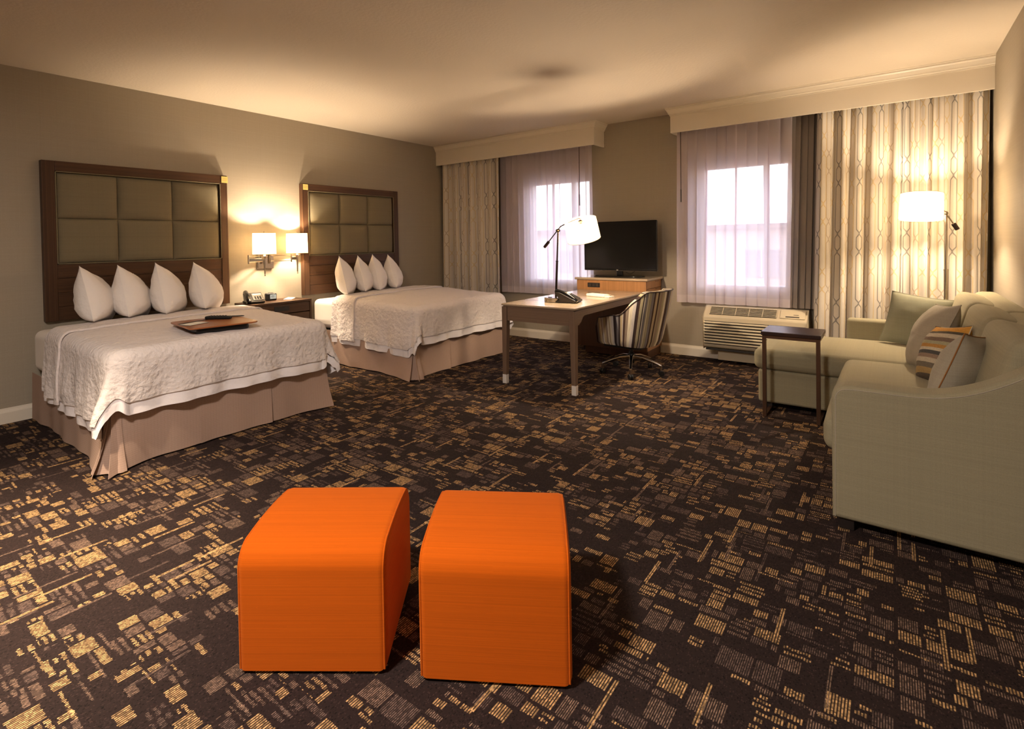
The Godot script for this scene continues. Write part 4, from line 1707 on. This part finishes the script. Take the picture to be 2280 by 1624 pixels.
# ---------------------------------------------------------------- sofa side
func soft(bulge: Vector3, h: Vector3) -> Callable:
	return func(p: Vector3, _d: Vector3) -> Vector3:
		var q := Vector3(clampf(p.x / h.x, -1, 1), clampf(p.y / h.y, -1, 1), clampf(p.z / h.z, -1, 1))
		var r := p
		r.x += bulge.x * q.x * (1 - q.y * q.y) * (1 - q.z * q.z)
		r.y += bulge.y * q.y * (1 - q.x * q.x * q.x * q.x) * (1 - q.z * q.z * q.z * q.z)
		r.z += bulge.z * q.z * (1 - q.y * q.y) * (1 - q.x * q.x)
		return r

func cushion(o: Node3D, called: String, m: Material, c: Vector3, s: Vector3, r: float, bulge: Vector3, bs := Basis()) -> MeshInstance3D:
	var b := MB.new()
	b.rbox(c, s, r, 4, bs, 8, soft(bulge, s * .5))
	return put(b, called, m, o)

func build_sofa() -> void:
	var o := thing("sectional_sofa", "sage grey sectional sofa with a chaise along the right wall", "sofa", P(.1, 0, 4.2), 0.0, "", true)
	var m: Material = M["sofa cloth"]
	# near arm: scooped outline in (x, y)
	var poly := PackedVector2Array()
	poly.append_array([Vector2(-.222, .052), Vector2(.640, .052), Vector2(.640, .93)])
	for i in 25:
		var x := lerpf(.60, -.14, i / 24.0)
		var y := .668 + .29 * pow(smoothstep(-.02, .72, x), 1.7) * 1.05
		poly.append(Vector2(x, y))
	for i in 7:
		var an := PI * .5 + PI * .5 * (i + 1) / 7.0
		poly.append(Vector2(-.162 + .062 * cos(an), .604 + .062 * sin(an)))
	var b := MB.new()
	b.prism(poly, .135, Transform3D(Basis(Vector3(1, 0, 0), Vector3(0, 1, 0), Vector3(0, 0, 1)), P(0, 0, 2.932)), .022, 4, 1.0)
	var arm := put(b, "near_arm", m, o)
	# stitched welt just inside the arm's outer edge
	b = MB.new()
	var path := PackedVector3Array()
	path.append(P(-.2105, .06, 2.866))
	for i in range(poly.size() - 1, 2, -1):
		var e0 := (poly[i] - poly[i - 1]).normalized()
		var nv := Vector2(e0.y, -e0.x)
		path.append(P(poly[i].x - nv.x * .017, poly[i].y - nv.y * .017, 2.8665))
	b.tube(path, .0028, 5)
	put(b, "welt", M["cream cloth"], arm)
	# bases
	b = MB.new()
	b.rbox(P(.20, .18, 3.78), Vector3(.84, .25, 1.57), .015, 2)
	put(b, "seat_base", m, o)
	b = MB.new()
	b.rbox(P(-.10, .182, 5.005), Vector3(1.48, .255, .87), .02, 3)
	put(b, "chaise_base", m, o)
	cushion(o, "seat_cushion", m, P(.06, .388, 3.77), Vector3(.66, .165, 1.53), .05, Vector3(.012, .018, .006))
	cushion(o, "chaise_cushion", m, P(-.255, .390, 4.995), Vector3(1.23, .155, .875), .045, Vector3(.008, .016, .006))
	b = MB.new()
	b.rbox(P(.165, .342, 5.508), Vector3(.95, .58, .135), .025, 4)
	put(b, "far_arm", m, o)
	for e in [[2.87, 4.20], [4.205, 5.575]]:
		b = MB.new()
		b.rbox(P(.575, .475, (e[0] + e[1]) / 2), Vector3(.155, .84, e[1] - e[0]), .05, 4)
		put(b, "back_frame", m, o)
	var bs := Basis(Vector3(0, 0, 1), deg_to_rad(-13.0))
	for e in [[3.01, 3.77], [3.785, 4.535], [4.56, 5.41]]:
		cushion(o, "back_cushion", m, P(.425, .665, (e[0] + e[1]) / 2), Vector3(.17, .46, e[1] - e[0] - .01), .05, Vector3(.028, .012, .008), bs)
	for f in [[-.17, 2.92], [.56, 2.92], [-.78, 4.66], [-.78, 5.36], [.56, 5.36], [-.17, 4.48]]:
		piece("foot", M["foot wood"], o, P(f[0], .0275, f[1]), Vector3(.06, .055, .06), .004, 1)

func throw_pillow(label: String, c: Vector3, bs: Basis, w: float, h: float, t: float, m: Material, sd: float, piped := false) -> void:
	var o := thing("throw_pillow", label, "pillow", c, 0.0, "throw pillows on the sofa")
	var mb := pillow_mesh(w, h, t, .07, sd, 20)
	for z in mb.v.size():
		mb.v[z] = bs * mb.v[z]
		mb.n[z] = bs * mb.n[z]
	put(mb, "pillow_body", m, o)
	# seam round the edge
	var ring := PackedVector3Array()
	for k in 64:
		var q := k / 16
		var u := (k % 16) / 16.0 * 2 - 1
		var e: Vector2 = [Vector2(u, -1), Vector2(1, u), Vector2(-u, 1), Vector2(-1, -u)][q]
		ring.append(bs * Vector3(w * .5 * e.x * (1 - .07 * (1 - e.y * e.y)), h * .5 * e.y * (1 - .07 * (1 - e.x * e.x)), 0))
	var b := MB.new()
	b.tube(ring, .003, 5, false, true)
	put(b, "seam", M["ochre piping"] if piped else m, o)

func facing(nx: float, ny: float, nd: float, roll := 0.0) -> Basis:
	var z := P(nx, ny, nd).normalized()
	var x := Vector3.UP.cross(z).normalized()
	var y := z.cross(x)
	return Basis(x, y, z) * Basis(Vector3(0, 0, 1), roll)

func build_throw_pillows() -> void:
	throw_pillow("large sage throw pillow leaning in the far corner of the chaise", P(.155, .668, 5.27), facing(-.30, .36, -1.0, deg_to_rad(-7)), .42, .42, .13, M["sage cloth"], 1.0)
	throw_pillow("plump grey-beige throw pillow behind the striped one", P(.205, .675, 4.47), facing(-1.0, .42, -.18, deg_to_rad(6)), .44, .46, .20, M["cream cloth"], 2.0)
	throw_pillow("striped ochre and brown throw pillow on the sofa", P(.232, .640, 4.03), facing(-1.0, .40, -.32, deg_to_rad(10)), .38, .36, .18, M["plaid cloth"], 3.0)
	throw_pillow("grey-beige throw pillow nearest the sofa's front arm", P(.275, .655, 3.47), facing(-.89, .32, .40, deg_to_rad(8)), .44, .42, .20, M["cream cloth"], 4.0, true)

func build_side_table() -> void:
	var o := thing("side_table", "small dark wood side table with a slim metal frame by the chaise", "side table", P(-.59, 0, 4.5), 0.0, "", true)
	var yt := .640
	var xl := -.775
	var xr := -.405
	piece("table_top", M["espresso"], o, P((xl + xr) / 2, yt - .014, 4.53), Vector3(xr - xl + .012, .028, .33), .003, 1)
	for x in [xl + .013, xr - .013]:
		piece("leg", M["bronze metal"], o, P(x, (yt - .028) / 2, 4.39), Vector3(.026, yt - .028, .026), .002, 1)
		piece("foot_bar", M["bronze metal"], o, P(x, .009, 4.545), Vector3(.026, .018, .29), .002, 1)
		piece("top_bar", M["bronze metal"], o, P(x, yt - .038, 4.545), Vector3(.026, .018, .28), .002, 1)
	piece("front_rail", M["bronze metal"], o, P((xl + xr) / 2, yt - .040, 4.39), Vector3(xr - xl - .05, .024, .024), .002, 1)

func build_floor_lamp() -> void:
	var px := .352
	var pd := 5.735
	var o := thing("floor_lamp", "tall nickel floor lamp with a lit white drum shade behind the sofa", "lamp", P(px, 0, pd), 0.0, "", true)
	var b := MB.new()
	b.lathe(PackedVector2Array([Vector2(.0005, 0), Vector2(.125, 0), Vector2(.13, .004), Vector2(.128, .02), Vector2(.03, .028), Vector2(.014, .034)]), 40, Transform3D(Basis(), P(px, 0, pd)))
	put(b, "base", M["nickel"], o)
	b = MB.new()
	b.tube(PackedVector3Array([P(px, .03, pd), P(px, 1.04, pd)]), .0145, 14)
	b.tube(PackedVector3Array([P(px, 1.04, pd), P(px, 1.052, pd)]), .0165, 14)
	b.tube(PackedVector3Array([P(px, 1.05, pd), P(px, 1.50, pd)]), .011, 14)
	put(b, "pole", M["nickel"], o)
	b = MB.new()
	b.lathe(PackedVector2Array([Vector2(.0005, -.022), Vector2(.014, -.016), Vector2(.018, 0), Vector2(.014, .016), Vector2(.0005, .022)]), 14, Transform3D(Basis(Vector3(1, 0, 0), PI / 2), P(px, 1.512, pd)), 3.0)
	put(b, "joint", M["nickel"], o)
	var p0 := P(.412, 1.40, pd)
	var p1 := P(.19, 1.69, 5.56)
	var c0 := P(px, 1.512, pd)
	b = MB.new()
	b.tube(PackedVector3Array([p0, c0, c0.lerp(p1, .5) + Vector3(.01, .02, 0), p1]), .0055, 8)
	put(b, "arm", M["nickel"], o)
	b = MB.new()
	var dr := (c0 - p0).normalized()
	b.tube(PackedVector3Array([p0 - dr * .03, p0 - dr * .026, p0 + dr * .026, p0 + dr * .03]), [.012, .0165, .0165, .012], 14)
	put(b, "counterweight", M["dark metal"], o)
	var sc := P(.190, 1.567, 5.56)
	var ax := (Vector3.UP + P(.7956, 0, .6055) * .05 - P(0, 0, -1) * .07).normalized()
	var xx := ax.cross(Vector3(0, 0, 1)).normalized()
	var bs := Basis(xx, ax, xx.cross(ax))
	drum(o, sc, .144, .137, .209, bs, M["floor lampshade"])
	b = MB.new()
	for an in 3:
		var dv := bs * Vector3(cos(an * TAU / 3), 0, sin(an * TAU / 3))
		b.tube(PackedVector3Array([sc + bs * Vector3(0, .095, 0), sc + bs * Vector3(0, .095, 0) + dv * .135]), .0018, 5)
	b.tube(PackedVector3Array([sc + bs * Vector3(0, .115, 0), sc + bs * Vector3(0, .03, 0)]), .011, 10)
	put(b, "socket", M["nickel"], o)
	bulb(o, sc + bs * Vector3(0, -.005, 0), E_FLOOR, .038)

# ---------------------------------------------------------------- ottomans
func build_ottoman(fl: Vector2, fr: Vector2, depth: float, label: String) -> void:
	var dir := (fr - fl).normalized()
	var w := fl.distance_to(fr)
	var inw := Vector2(-dir.y, dir.x)
	var c := (fl + fr) / 2 + inw * depth / 2
	var o := thing("ottoman", label, "ottoman", P(c.x, 0, c.y), atan2(dir.y, dir.x), "orange ottomans")
	# local: +x along the front, front at +z. Outline in (z, y) with a waterfall top
	var h := .415
	var poly := PackedVector2Array()
	poly.append_array([Vector2(-depth / 2, .012), Vector2(depth / 2, .012)])
	var r := .075
	for i in 9:
		var an := PI * .5 * i / 8
		poly.append(Vector2(depth / 2 - r + r * cos(an), h - .012 - r + r * sin(an)))
	for i in 7:
		var z := lerpf(depth / 2 - r - .03, -depth / 2 + r + .03, i / 6.0)
		poly.append(Vector2(z, h - .012 + .010 * (1 - pow(z / (depth / 2 - r), 2.0))))
	for i in 9:
		var an := PI * .5 + PI * .5 * i / 8
		poly.append(Vector2(-depth / 2 + r + r * cos(an), h - .012 - r + r * sin(an)))
	var b := MB.new()
	b.prism(poly, w, Transform3D(Basis(Vector3(0, 0, 1), Vector3(0, 1, 0), Vector3(-1, 0, 0)), Vector3.ZERO), .024, 5, .9)
	put(b, "body", M["orange cloth"], o)
	for sx in [-1.0, 1.0]:
		b = MB.new()
		var path := PackedVector3Array()
		for i in range(1, poly.size()):
			path.append(Vector3(sx * (w / 2 - .008), poly[i].y, poly[i].x))
		path.append(Vector3(sx * (w / 2 - .008), .012, -depth / 2))
		var cen := Vector3(sx * (w / 2 - .008), h / 2, 0)
		for i in path.size():
			path[i] += (cen - path[i]).normalized() * .007
		b.tube(path, .0035, 6)
		put(b, "seam", M["orange cloth"], o)
		for sz in [-1.0, 1.0]:
			b = MB.new()
			b.rbox(Vector3(sx * (w / 2 - .05), .007, sz * (depth / 2 - .05)), Vector3(.04, .014, .04), .002, 1)
			put(b, "glide", M["black"], o)

# ---------------------------------------------------------------- lamps of the near end of the room, and outdoors
func build_entry_lights() -> void:
	var o := thing("ceiling_light", "round frosted ceiling light at the entrance end of the room", "ceiling light", P(-1.35, CEIL, -.35), 0.0, "", true)
	var c := P(-1.35, CEIL, -.35)
	var b := MB.new()
	b.lathe(PackedVector2Array([Vector2(.21, -.03), Vector2(.215, 0)]), 40, Transform3D(Basis(), c))
	put(b, "pan", M["nickel"], o)
	b = MB.new()
	b.lathe(PackedVector2Array([Vector2(.0005, -.075), Vector2(.10, -.068), Vector2(.17, -.050), Vector2(.20, -.030)]), 40, Transform3D(Basis(), c), 3.0)
	put(b, "light_diffuser", M["bulb glow"], o)
	var l := AreaLight3D.new()
	l.name = "ceiling_area_light"
	l.light_color = ENTRY_TONE
	l.light_energy = E_ENTRY
	l.area_size = Vector2(.36, .36)
	l.area_range = 12.0
	l.shadow_enabled = true
	o.add_child(l)
	l.position = Vector3(0, -.09, 0)
	l.rotation = Vector3(-PI / 2, 0, 0)
	# recessed downlight over the floor left of the camera
	o = thing("recessed_light", "recessed downlight in the ceiling left of the camera", "ceiling light", P(-3.05, CEIL, .15), 0.0, "", true)
	c = P(-3.05, CEIL, .15)
	b = MB.new()
	b.lathe(PackedVector2Array([Vector2(.055, -.002), Vector2(.075, -.006), Vector2(.085, -.001)]), 32, Transform3D(Basis(), c), 3.0)
	put(b, "trim_ring", M["white trim"], o)
	b = MB.new()
	b.lathe(PackedVector2Array([Vector2(.0005, -.004), Vector2(.055, -.003)]), 24, Transform3D(Basis(), c))
	put(b, "light_lens", M["bulb glow"], o)
	var s := SpotLight3D.new()
	s.name = "downlight"
	s.light_color = WARM
	s.light_energy = E_SPOT
	s.light_size = .05
	s.spot_range = 12.0
	s.spot_angle = 34.0
	s.spot_angle_attenuation = 1.0
	s.shadow_enabled = true
	o.add_child(s)
	s.position = Vector3(0, -.02, 0)
	s.rotation = Vector3(-PI / 2, 0, 0)

func build_outdoors() -> void:
	var b := MB.new()
	b.rbox(P(0, -3.1, 60), Vector3(160, .2, 106), .01, 1)
	var g := put(b, "ground", M["outside ground"])
	g.set_meta("kind", "structure")
	g.set_meta("label", "pale ground outside the windows")
	g.set_meta("category", "ground")
	W = Vector3.ZERO
	var o := thing("building", "low pale building seen through the sheer curtains", "building", P(-10, -3, 34), 0.0, "", true)
	piece("wall", M["outside wall"], o, P(-10, -.6, 37), Vector3(46, 4.8, 6), .02, 1)
	piece("roof", M["outside roof"], o, P(-10, 1.95, 37), Vector3(47, .3, 7), .02, 1)
	for k in 9:
		var w := piece("window", M["outside glass"], o, P(-27 + k * 4.2, -.2, 33.97), Vector3(1.8, 1.6, .1), .01, 1)
		piece("window_frame", M["window frame"], w, P(-27 + k * 4.2, -.2, 33.93), Vector3(.08, 1.6, .06), .005, 1)

func _ready() -> void:
	set_camera_and_light()
	wob.seed = 17
	wob.frequency = 0.02
	wob.fractal_octaves = 3
	make_materials()
	build_room()
	build_curtains()
	build_sofa()
	headboard(1.222, 2.712, [1.752, 2.198], 1.308, 2.642, .757, 2.062, 1.217, 1.980, "dark wood framed headboard with six padded panels above the near bed")
	headboard(3.578, 5.066, [4.104, 4.549], 3.655, 4.985, .757, 2.052, 1.210, 1.974, "dark wood framed headboard with six padded panels above the far bed")
	build_bed(0)
	build_bed(1)
	build_desk()
	build_console()
	build_tv()
	build_chair()
	build_ptac()
	build_nightstand()
	build_side_table()
	build_floor_lamp()
	build_ottoman(Vector2(-1.637, .815), Vector2(-1.255, 1.091), .46, "orange ottoman on the left of the pair, turned slightly away")
	build_ottoman(Vector2(-1.157, 1.132), Vector2(-.761, 1.379), .46, "orange ottoman on the right of the pair")
	build_sconce()
	build_desk_items()
	build_bedside_items()
	build_tray()
	build_throw_pillows()
	cards()
	build_entry_lights()
	build_outdoors()
